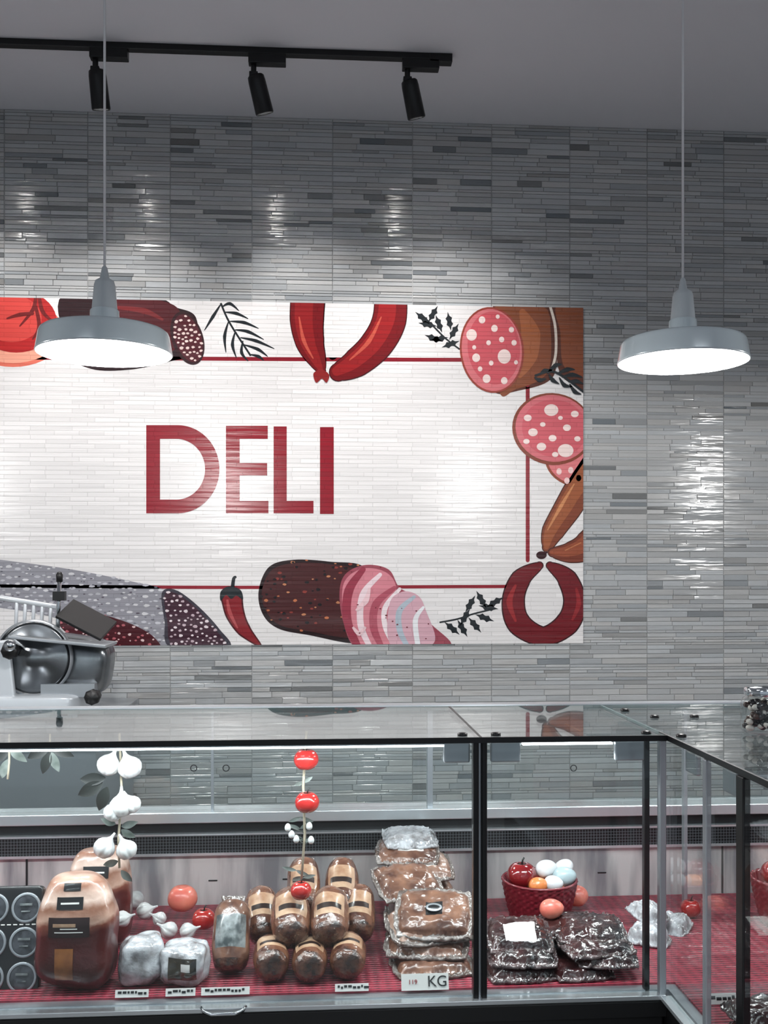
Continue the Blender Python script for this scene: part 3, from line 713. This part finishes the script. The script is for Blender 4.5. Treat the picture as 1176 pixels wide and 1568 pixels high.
# ------------------------------------------------------------------ products
PL = mat('clear_wrap_white', c(190, 192, 196), .2, 0, .8, col2=c(104, 100, 100), nscale=35, thr=(.4, .68), bump=.9, bscale=45)
RIM = mat('vacuum_film_rim', c(150, 144, 140), .2, 0, .8, col2=c(82, 66, 58), nscale=40, bump=.8, bscale=60)
RIMD = mat('dark_film_rim', c(96, 80, 80), .16, 0, 1, col2=c(34, 24, 26), nscale=30, bump=.9, bscale=60)
MEATB = mat('smoked_meat', c(134, 96, 76), .32, 0, .6, col2=c(76, 46, 36), nscale=28, bump=.5, bscale=40)
MEATL = mat('pale_meat', c(176, 146, 130), .35, 0, .5, col2=c(120, 86, 70), nscale=24, bump=.5, bscale=40)
JERK = mat('dark_jerky', c(62, 32, 32), .25, 0, .8, col2=c(22, 14, 16), nscale=26, bump=.8, bscale=50)
LABW = mat('label_white', c(222, 220, 216), .4, 0, .2)
LABK = mat('label_black', c(22, 22, 24), .3, 0, .4)
LABT = mat('label_tan', c(192, 162, 134), .35, 0, .4, col2=c(150, 110, 84), nscale=40)
LABB = mat('label_brown', c(40, 26, 22), .3, 0, .5)
LABG = mat('label_grey', c(140, 146, 146), .3, 0, .6, col2=c(60, 68, 70), nscale=60)
ROLL = mat('roll_casing', c(126, 84, 62), .26, 0, .7, col2=c(74, 42, 32), nscale=30, bump=.6, bscale=60)
ROLLD = mat('roll_casing_end', c(100, 64, 48), .26, 0, .8, col2=c(40, 24, 20), nscale=60, bump=1.0, bscale=80)
AMB = mat('ham_amber', c(160, 100, 50), .3, 0, .5, col2=c(110, 60, 30), nscale=30)
HLD = mat('ham_label_dark', c(40, 22, 22), .35, 0, .3)
def hammat():
    m = mat('ham_film', c(98, 30, 24), .3, 0, .45, bump=.6, bscale=34)
    nt = m.node_tree; N = nt.nodes; L = nt.links; bs = N['Principled BSDF']
    tc = N.new('ShaderNodeTexCoord'); sx = N.new('ShaderNodeSeparateXYZ'); L.new(tc.outputs['Object'], sx.inputs[0])
    n = N.new('ShaderNodeTexNoise'); n.inputs['Scale'].default_value = 24; n.inputs['Detail'].default_value = 4; L.new(tc.outputs['Object'], n.inputs['Vector'])
    ad = N.new('ShaderNodeMath'); ad.operation = 'MULTIPLY_ADD'; ad.inputs[1].default_value = .045; L.new(n.outputs['Fac'], ad.inputs[0]); L.new(sx.outputs[2], ad.inputs[2])
    mr = N.new('ShaderNodeMapRange'); mr.inputs['From Min'].default_value = 0; mr.inputs['From Max'].default_value = .24; L.new(ad.outputs[0], mr.inputs['Value'])
    r = N.new('ShaderNodeValToRGB'); cr_ = r.color_ramp
    cr_.elements[0].position = 0; cr_.elements[0].color = c(34, 8, 10); cr_.elements[1].position = 1; cr_.elements[1].color = c(206, 176, 160)
    for p, q in ((.30, c(66, 16, 14)), (.56, c(74, 18, 16)), (.62, c(120, 66, 50)), (.66, c(190, 154, 136)), (.74, c(136, 92, 72)), (.80, c(214, 188, 174)), (.9, c(150, 106, 86))):
        e_ = cr_.elements.new(p); e_.color = q
    L.new(mr.outputs[0], r.inputs[0]); L.new(r.outputs[0], bs.inputs['Base Color'])
    return m
HAM = hammat()

def roll(name, px, z, Y, R, L, tilt=38, yaw=0, lab=LABT, lab2=LABB, casing=ROLL):
    """plump vacuum-wrapped meat roll, near end towards the counter front, label band on its upper side."""
    q = Vector((X_(px, Y), Y, z)); b = MB()
    prof = []
    n = 44
    for j in range(n+1):
        t = j/n; ph = -math.pi/2+math.pi*t
        z_ = L/2*math.copysign(abs(math.sin(ph))**.8, ph); r = R*abs(math.cos(ph))**.42
        prof.append((r, z_))
    seg = 56
    def mf(i, j):
        a = (i+.5)/seg*360
        top = min(abs(a-270), 360-abs(a-270))
        zz = prof[j][1]/(L/2)
        if top < 52:
            if -.46 < zz < -.28: return lab
            if -.28 <= zz < -.12: return lab2 if top < 38 else lab
            if -.12 <= zz < .45: return lab
        return ROLLD if zz < -.74 else casing
    sd = random.random()*50
    rf = lambda a, t: 1+.07*noise.noise(Vector((math.cos(a)*1.6+sd, math.sin(a)*1.6, t*5)))+.02*noise.noise(Vector((math.cos(a)*5+sd, math.sin(a)*5, t*16)))
    fr = Matrix.Translation(q) @ Matrix.Rotation(math.radians(yaw), 4, 'Z') @ Matrix.Rotation(math.radians(-(90-tilt)), 4, 'X')
    b.lathe(prof, mf, seg, fr, rf)
    # crimped film fin along the far end
    vs = []; fs = []
    for i in range(13):
        x = (i/12-.5)*R*1.1; wv = .002*math.sin(i*2.1+sd)
        vs += [(x, wv, L*.47), (x*1.15, wv*1.8+.001, (L/2+.010))]
    for i in range(12): fs.append((2*i, 2*i+1, 2*i+3, 2*i+2))
    b.add(vs, fs, RIM, True, fr)
    b.build(name)
rl = [(586, .034, 1.90, .034, .10, 3, 4), (669, .033, 1.89, .033, .10, 2, 0), (752, .034, 1.90, .034, .10, 4, -5),
      (628, .094, 1.94, .037, .115, 28, 3), (712, .094, 1.94, .037, .115, 28, -3), (566, .072, 2.02, .034, .12, 30, 6), (774, .072, 2.02, .034, .12, 30, -4),
      (656, .112, 2.07, .034, .12, 36, 0), (738, .110, 2.07, .034, .12, 36, -4), (600, .034, 2.13, .033, .1, 0, 0), (745, .034, 2.14, .033, .1, 0, 0), (672, .034, 2.12, .033, .1, 0, 0)]
for i, (px, z_, Y, R, L, tl_, yw) in enumerate(rl):
    roll('ham_roll' if i == 0 else 'ham_roll.%03d' % i, px, ZD+z_, Y, R, L, tl_, yw)
roll('pate_roll', 500, ZD+.063, 1.935, .036, .13, 56, 0, LABG, LABG, MEATB)

def loaf(px, py0, Y, wpx, dep, rx, rz, labels, name):
    p1 = U(px, py0, Y); h = p1.z-ZD; wd = wpx*Y/F; x = p1.x
    b = MB(); b.sup((wd/2, dep/2, h/2), (.5, .62), HAM, T(x, Y+.0, ZD+h/2, rx, 0, rz), 96, 80, .07, 16, None, px, lambda t: 1.0-.15*max(0, t)**1.5+.02*math.sin(t*7))
    bv = BVHTree.FromPolygons([Vector(p) for p in b.v], b.f)
    for (dx, dz, w_l, h_l, m, off) in labels: b.stick(x+dx, ZD+h*dz, w_l, h_l, m, Y-.3, off, 16, bvh=bv)
    b.build(name)
loaf(168, 1888, 1.885, 164, .105, -6, 0, [(-.004, .80, .046, .020, LABK, .001), (-.004, .80, .032, .003, LABW, .0016), (-.002, .93, .030, .012, LABK, .001),
     (-.004, .60, .072, .034, HLD, .001), (-.012, .62, .040, .006, LABT, .0016), (-.004, .56, .05, .002, LABW, .0016), (-.004, .59, .03, .002, LABW, .0016),
     (-.012, .28, .032, .055, AMB, .001)], 'wrapped_ham_loaf')
loaf(215, 1832, 2.08, 136, .09, -5, 0, [(0, .80, .05, .022, LABK, .001), (0, .80, .034, .003, LABW, .0016)], 'wrapped_ham_loaf.001')

b = MB(); q = U(20, 2035, 1.90); R3 = Matrix.Rotation(math.radians(-14), 3, 'X')
M = Matrix.Translation(q) @ R3.to_4x4()
b.sup((.060, .012, .098), (.15, .25), LABK, M, 48, 24)
for zz in (-.06, 0, .06):
    for xx in (-.028, .03):
        b.lathe([(.0255, 0), (.027, .002), (.0255, .004), (.022, .003)], SATIN, 32, M @ T(xx, -.011, zz, 90))
        b.lathe([(0, .0025), (.012, .0035), (.022, .002)], mat('tray_window', c(30, 32, 36), .15, 0, 1, col2=c(74, 76, 82), nscale=60), 32, M @ T(xx, -.011, zz, 90))
        b.box(M @ Vector((xx, -.0155, zz+.006)), (.022, .001, .004), LABG, R3); b.box(M @ Vector((xx, -.0155, zz-.006)), (.016, .001, .002), LABG, R3)
for i in range(9): b.box(M @ Vector((.045-.011*i*1.0, -.0125, .031)), (.007, .001, .002), LABW, R3)
b.build('black_snack_tray')

def cheese(name, px, Y, wd, hh, dp, inner, yaw=0):
    q = Vector((X_(px, Y), Y, ZD+hh/2)); b = MB()
    b.sup((wd/2, dp/2, hh/2), (.5, .5), PL, T(q.x, Y, q.z, -4, 0, yaw), 72, 48, .18, 38, None, px)
    if inner:
        bv = b.stick(q.x, q.z+.002, wd*.62, hh*.55, inner, Y-.3, .001, 12)
        b.stick(q.x+.006, q.z+.006, wd*.2, hh*.2, LABW, Y-.3, .0016, 6, bvh=bv)
    b.build(name)
DBX = mat('dark_box_print', c(30, 30, 30), .2, 0, 1, col2=c(70, 62, 46), nscale=40)
cheese('wrapped_cheese', 306, 1.895, .078, .080, .085, None, 8)
cheese('wrapped_cheese.001', 400, 1.885, .082, .070, .085, DBX, -6)

def vp(name, px, Y, z, wd, dp, h, rz, rx, mi_, mr, ml=None, lab=None, ry=0, sd=0):
    MM = T(X_(px, Y), Y, z, rx, ry, rz)
    b = MB(); b.pack(wd, dp, h, mi_, mr, ml, lab, MM, sd)
    if ml is LABK:
        cxl, cyl = (lab[0]+lab[2])/2*wd/2, (lab[1]+lab[3])/2*dp/2
        b.sup((.016, .010, .0012), (1, 1), SATIN, MM @ T(cxl, cyl, h*1.14+.003), 20, 6)
        b.sup((.013, .007, .0016), (1, 1), LABK, MM @ T(cxl, cyl, h*1.14+.003), 20, 6)
    b.build(name)
NMD = {}
def nm(base):
    NMD[base] = NMD.get(base, -1)+1
    return base if NMD[base] == 0 else '%s.%03d' % (base, NMD[base])
V = 'vacuum_packed_meat'
vp(nm(V), 932, 1.93, ZD+.001, .160, .15, .022, 4, 0, MEATB, RIM, sd=1)
vp(nm(V), 922, 1.96, ZD+.030, .165, .15, .022, -8, 4, MEATB, RIM, sd=2)
vp(nm(V), 925, 1.97, ZD+.056, .165, .14, .022, 10, 8, MEATL, RIM, sd=3)
vp(nm(V), 938, 1.95, ZD+.088, .155, .120, .020, -9, 34, MEATB, RIM, LABK, (-.22, -.25, .22, .2), sd=4)
vp(nm(V), 880, 2.08, ZD+.108, .14, .13, .020, 14, 18, MEATB, RIM, sd=5)
vp(nm(V), 908, 2.16, ZD+.118, .14, .12, .018, 4, 14, MEATL, RIM, LABW, (-.5, -.5, .4, .3), sd=6)
vp(nm(V), 880, 2.19, ZD+.142, .14, .12, .016, -5, 12, MEATB, RIM, LABW, (-.3, -.4, .5, .4), sd=7)
vp(nm(V), 885, 2.22, ZD+.164, .12, .11, .016, 3, 8, PL, PL, sd=8)
vp(nm(V), 912, 2.18, ZD+.002, .16, .18, .10, 3, 0, MEATB, RIM, sd=9)
for i, (px, Y, z, wd, dp, h, rz, rx, l_) in enumerate([(1118, 1.89, .001, .135, .13, .022, 3, 0, 0), (1124, 1.90, .028, .135, .13, .020, -4, 4, 0), (1120, 1.92, .052, .13, .12, .020, -4, 14, 1),
    (1250, 1.88, .001, .12, .11, .018, 6, 0, 0), (1306, 1.89, .020, .12, .12, .018, -8, 0, 0), (1284, 1.90, .040, .14, .11, .014, 8, 6, 0), (1272, 1.94, .055, .14, .12, .014, -5, 8, 0), (1228, 1.97, .05, .14, .11, .016, 6, 6, 0), (1240, 1.985, .001, .17, .11, .04, 0, 0, 0)]):
    vp(nm('vacuum_packed_jerky'), px, Y, ZD+z, wd, dp, h, rz, rx, JERK, RIMD, LABW if l_ else None, (-.45, -.7, .45, .2) if l_ else None, sd=20+i)
for i, (px, Y, z, wd, dp, h, rz, rx) in enumerate([(1400, 2.02, .001, .065, .09, .03, 60, 0), (1398, 2.08, .034, .07, .08, .02, 20, 10), (1455, 2.09, .001, .07, .08, .024, -40, 8)]):
    vp(nm('wrapped_white_cheese_pack'), px, Y, ZD+z, wd, dp, h, rz, rx, PL, PL, sd=40+i)
for i, (px, Y, z, wd, dp, h, rz, rx) in enumerate([(1650, 1.60, .001, .12, .1, .02, 30, 0), (1652, 1.61, .026, .12, .1, .02, 10, 0)]):
    vp(nm('vacuum_packed_salami'), px, Y, ZD+z, wd, dp, h, rz, rx, JERK, RIMD, sd=60+i)

# ------------------------------------------------------------------ fruit, garlic, basket
TOM = mat('tomato_red', c(176, 44, 36), .22, 0, .8, col2=c(150, 26, 26), nscale=12)
APR = mat('apple_red', c(104, 14, 22), .15, 0, 1, col2=c(140, 30, 30), nscale=14)
PCH = mat('peach_pink', c(206, 96, 84), .35, 0, .4, col2=c(222, 132, 110), nscale=18)
ORF = mat('orange_fruit', c(216, 128, 70), .35, 0, .4, bump=.2, bscale=150)
EGG = mat('egg_white', c(214, 216, 218), .3, 0, .3)
EGB = mat('egg_pale_blue', c(168, 186, 190), .3, 0, .3)
GAR = mat('garlic_white', c(208, 210, 208), .3, 0, .5, col2=c(172, 172, 174), nscale=30)
LEAFD = mat('leaf_dark', c(30, 34, 32), .5); LEAFG = mat('leaf_grey_green', c(126, 134, 130), .5, col2=c(62, 72, 66), nscale=30)
TWINE = mat('twine', c(170, 160, 140), .8)
def fruit(b, p, r, m, stem=True, M2=None):
    pr = []
    for j in range(19):
        ph = -math.pi/2+math.pi*j/18
        rr = r*math.cos(ph); zz = r*.9*math.sin(ph)
        zz -= r*.22*math.exp(-(rr/(r*.3))**2)*(1 if ph > 0 else -.5)
        pr.append((max(rr, 0), zz))
    M = Matrix.Translation(p) @ (M2 or Matrix())
    b.lathe(pr, m, 32, M, rfn=lambda a, t: 1+.025*math.cos(5*a))
    if stem:
        b.tube([M @ Vector((0, 0, r*.66)), M @ Vector((.002, 0, r*1.0)), M @ Vector((.005, 0, r*1.18))], r*.06, LEAFD, 6)
        for i in range(5):
            a = i*1.257; d = Vector((math.cos(a), math.sin(a), 0)); s_ = Vector((-d.y, d.x, 0))
            b.add([Vector((0, 0, r*.70)), d*r*.25+s_*r*.09+Vector((0, 0, r*.80)), d*r*.55+Vector((0, 0, r*.74)), d*r*.25-s_*r*.09+Vector((0, 0, r*.80))], [(0, 1, 2, 3)], LEAFD, False, M)
def egg(b, p, r, m, M2=None):
    pr = [(r*math.cos(ph)*(1-.12*math.sin(ph)), r*1.28*math.sin(ph)) for ph in [-math.pi/2+math.pi*j/16 for j in range(17)]]
    b.lathe(pr, m, 28, Matrix.Translation(p) @ (M2 or Matrix()))
def garlic(b, p, r, M2=None):
    pr = [(0, -r*.80), (r*.25, -r*.84), (r*.6, -r*.72), (r*.9, -r*.35), (r, 0), (r*.93, r*.32), (r*.7, r*.62), (r*.38, r*.86), (r*.18, r*1.1), (r*.12, r*1.4), (r*.09, r*1.6), (0, r*1.62)]
    b.lathe(pr, GAR, 48, Matrix.Translation(p) @ (M2 or Matrix()), rfn=lambda a, t: 1-.10*abs(math.sin(3.5*a))**6)
def leaf(b, p, L, wd, az, el, m):
    d = Vector((math.cos(az)*math.cos(el), .25*math.sin(az), math.sin(el))).normalized(); s_ = d.cross(Vector((0, 1, 0))).normalized(); nrm = d.cross(s_)
    vs = []; fs = []
    for j in range(9):
        t = j/8; w2 = wd*math.sin(math.pi*min(1, t*.97+.02))**.8*(1-.3*t)
        for s in (-1, 0, 1): vs.append(Vector(p)+d*L*t+s_*w2*s/2+nrm*(abs(s)*.15*w2-.25*L*t*t))
    for j in range(8):
        for s in (0, 1): fs.append((j*3+s, j*3+s+1, j*3+s+4, j*3+s+3))
    b.add(vs, fs, m, True)
YG = 1.93
b = MB(); zt = ZT-.009
xg = X_(258, YG); b.tube([(xg, YG, zt), (xg+.004, YG, 1.15), (xg-.002, YG, 1.05), (xg, YG, U(0, 1880, YG).z)], .0022, TWINE, 8)
for (px, py, r, tilt) in [(237, 1650, .022, 25), (283, 1655, .023, -20), (265, 1738, .023, 0), (246, 1752, .018, 30), (287, 1735, .018, -30), (228, 1828, .021, 35), (276, 1832, .020, -25)]:
    q = U(px, py, YG); garlic(b, Vector((q.x, YG-.012, q.z)), r, Matrix.Rotation(math.radians(tilt), 4, 'Y'))
for (px, py, L, az, el, m) in [(222, 1690, .055, math.pi, -.5, LEAFD), (232, 1700, .05, math.pi, -1.2, LEAFD), (228, 1680, .05, math.pi, -.1, LEAFD), (262, 1620, .03, math.pi, .3, LEAFG), (250, 1780, .03, math.pi, .3, LEAFG), (262, 1785, .03, 0, .2, LEAFG), (262, 1792, .03, 0, -.6, LEAFG), (255, 1860, .03, math.pi, -.3, LEAFG), (262, 1880, .03, 0, -.9, LEAFG)]:
    q = U(px, py, YG); leaf(b, q, L, L*.55, az, el, m)
b.build('garlic_garland')
b = MB(); xg = X_(20, YG); b.tube([(xg, YG, zt), (xg, YG, 1.2), (xg-.003, YG, 1.17)], .002, TWINE, 8)
for (px, py, L, az, el, m) in [(20, 1620, .045, math.pi, -.6, LEAFD), (22, 1615, .04, 0, -.8, LEAFG), (18, 1640, .04, math.pi, -1.2, LEAFG)]:
    leaf(b, U(px, py, YG), L, L*.5, az, el, m)
b.build('leaf_garland')
b = MB(); xg = X_(108, YG); b.tube([(xg, YG, zt), (xg, YG, 1.22)], .002, TWINE, 8)
for (px, py, L, az, el, m) in [(108, 1612, .05, math.pi, -.5, LEAFD), (110, 1612, .045, 0, -.5, LEAFD), (108, 1625, .045, math.pi, -1.2, LEAFD), (112, 1625, .04, 0, -1.3, LEAFG)]:
    leaf(b, U(px, py, YG), L, L*.5, az, el, m)
b.build('leaf_garland.001')
b = MB(); xg = X_(655, YG); b.tube([(xg+.006, YG, zt), (xg, YG, 1.15), (xg+.003, YG, 1.06), (xg-.004, YG, U(0, 1925, YG).z)], .0024, TWINE, 8)
for (px, py, r) in [(661, 1637, .0235), (663, 1729, .023), (650, 1918, .020)]:
    q = U(px, py, YG); fruit(b, Vector((q.x, YG-.016, q.z)), r, TOM)
g = random.Random(5)
for (px, py) in [(648, 1790), (655, 1815), (640, 1880), (655, 1895), (655, 1690), (650, 1765)]:
    for s in (-1, 1):
        q = U(px, py, YG); leaf(b, q, g.uniform(.018, .028), .009, 0 if s > 0 else math.pi, g.uniform(-.6, .6), LEAFG)
for (px, py) in [(622, 1785), (668, 1782), (640, 1810), (672, 1812), (630, 1800)]:
    q = U(px, py, YG); egg(b, Vector((q.x, YG-.008, q.z)), .006, GAR); b.tube([q, (xg+.001, YG, q.z-.012)], .001, LEAFG, 5)
b.build('tomato_garland')
def pl(px, py, Y, r): 
    q = U(px, py, Y); return Vector((q.x, Y, max(q.z, ZD+r)))
for (px, py, Y, r, m) in [(394, 1940, 2.16, .031, PCH), (440, 1985, 2.10, .024, TOM)]:
    b = MB(); fruit(b, pl(px, py, Y, r*.9), r, m, m is TOM); b.build('decorative_peach' if m is PCH else 'decorative_tomato')
for i, (px, py, Y, r) in enumerate([(292, 1945, 2.20, .021), (312, 1968, 2.12, .018), (366, 2010, 2.04, .018), (405, 2012, 2.02, .017), (345, 1985, 2.09, .015), (265, 1985, 2.0, .016)]):
    b = MB(); garlic(b, pl(px, py, Y, r*.9), r, Matrix.Rotation(math.radians(70 if i % 2 else -60), 4, 'Y')); b.build(nm('garlic_bulb'))
# woven basket
YK = 2.13; q = U(1165, 1985, YK); xb_ = q.x; zb_ = ZD; s_ = YK/F
def wv_(a, t): return 1+.028*math.sin(a*26+(math.pi if int(t*22) % 2 else 0))
prof = [(0, .0), (48*s_, .0), (56*s_, .002)]
nr = 22
for j in range(nr+1):
    t = j/nr; prof.append(((56+25*t**.7)*s_, .004+t*.092))
prof += [(82*s_, .099), (79*s_, .101), (76*s_, .097), (60*s_, .02), (0, .016)]
BSK = mat('basket_weave', c(108, 22, 34), .35, 0, .5)
fb = empty('fruit_basket', (xb_, YK, zb_))
b = MB(); b.lathe(prof, BSK, 208, T(xb_, YK, zb_), rfn=wv_)
b.tube([(xb_+80*s_*math.cos(a), YK+80*s_*math.sin(a), zb_+.099) for a in [i*math.pi/24 for i in range(49)]], .003, BSK, 8)
b.build('basket', fb)
b = MB()
fruit(b, Vector((xb_-.040, YK-.012, zb_+.112)), .031, APR); fruit(b, Vector((xb_+.02, YK+.035, zb_+.09)), .028, TOM)
fruit(b, Vector((xb_-.005, YK-.03, zb_+.085)), .024, ORF, False); fruit(b, Vector((xb_+.03, YK-.03, zb_+.078)), .022, PCH, False)
R9 = lambda a, c_=0: Matrix.Rotation(math.radians(c_), 4, 'Z') @ Matrix.Rotation(math.radians(a), 4, 'Y')
egg(b, Vector((xb_+.012, YK-.01, zb_+.124)), .018, EGG, R9(75, 10)); egg(b, Vector((xb_+.048, YK-.022, zb_+.110)), .020, EGB, R9(80, -15)); egg(b, Vector((xb_+.055, YK+.01, zb_+.118)), .018, EGG, R9(60, 20))
egg(b, Vector((xb_-.012, YK-.045, zb_+.100)), .016, ORF, R9(85, 0)); egg(b, Vector((xb_+.02, YK-.045, zb_+.103)), .016, EGG, R9(85, -30))
b.build('fruit', fb)
b = MB(); fruit(b, pl(1245, 1935, 2.22, .026), .026, PCH, False); b.build('decorative_peach.001')
b = MB(); egg(b, Vector((X_(1192, 1.975), 1.975, ZD+.066+.021)), .019, PCH, R9(88, 5)); b.build('decorative_egg')
b = MB(); fruit(b, pl(1492, 1980, 2.16, .02), .022, TOM, True); b.build('decorative_tomato.001')
b = MB(); x2 = X_(1705, 2.1); b.lathe(prof, BSK, 208, T(x2, 2.1, ZD), rfn=wv_); fruit(b, Vector((x2-.03, 2.1, ZD+.11)), .03, APR); fruit(b, Vector((x2+.03, 2.1, ZD+.11)), .03, TOM); b.build('fruit_basket.001')

# ------------------------------------------------------------------ price tags
def tag(px, Y, wd, h, txt=None):
    x = X_(px, Y); b = MB(); R3 = Matrix.Rotation(math.radians(-18), 3, 'X'); ctr = Vector((x, Y, ZD+h/2+.0005))
    b.box(ctr, (wd, .0015, h), LABW, R3)
    b.box(ctr+Vector((0, .006, -h/2+.002)), (wd*.8, .012, .002), SATIN)
    g = random.Random(px)
    if not txt:
        xx = -wd*.42
        while xx < wd*.38:
            w2 = g.uniform(.003, .009); b.box(ctr+R3 @ Vector((xx+w2/2, -.0011, g.choice([0, .002]))), (w2, .0006, h*.3), LABK, R3); xx += w2+.002
    e = b.build(nm('price_tag'))
    if txt:
        for (s, dx_, sz, m) in txt:
            cu = bpy.data.curves.new('t', 'FONT'); cu.body = s; cu.size = sz; cu.extrude = .0003; cu.align_x = 'CENTER'; cu.align_y = 'CENTER'
            o = bpy.data.objects.new('t', cu); sc.collection.objects.link(o)
            bpy.context.view_layer.update()
            me_ = bpy.data.meshes.new_from_object(o.evaluated_get(bpy.context.evaluated_depsgraph_get()))
            bpy.data.objects.remove(o); me_.materials.clear(); me_.materials.append(m)
            o = bpy.data.objects.new('lettering', me_); sc.collection.objects.link(o)
            o.parent = e
            o.location = ctr+R3 @ Vector((dx_, -.0014, 0))-e.location; o.rotation_euler = (math.radians(90-18), 0, 0)
REDM = mat('print_red', c(150, 30, 36), .5)
for px, wd in ((285, .058), (390, .052), (487, .085), (760, .06)): tag(px, 1.818, wd, .013)
tag(918, 1.815, .085, .028, [('KG', .022, .026, LABK), ('119', -.022, .011, REDM)])
tag(1560, 1.72, .05, .018)
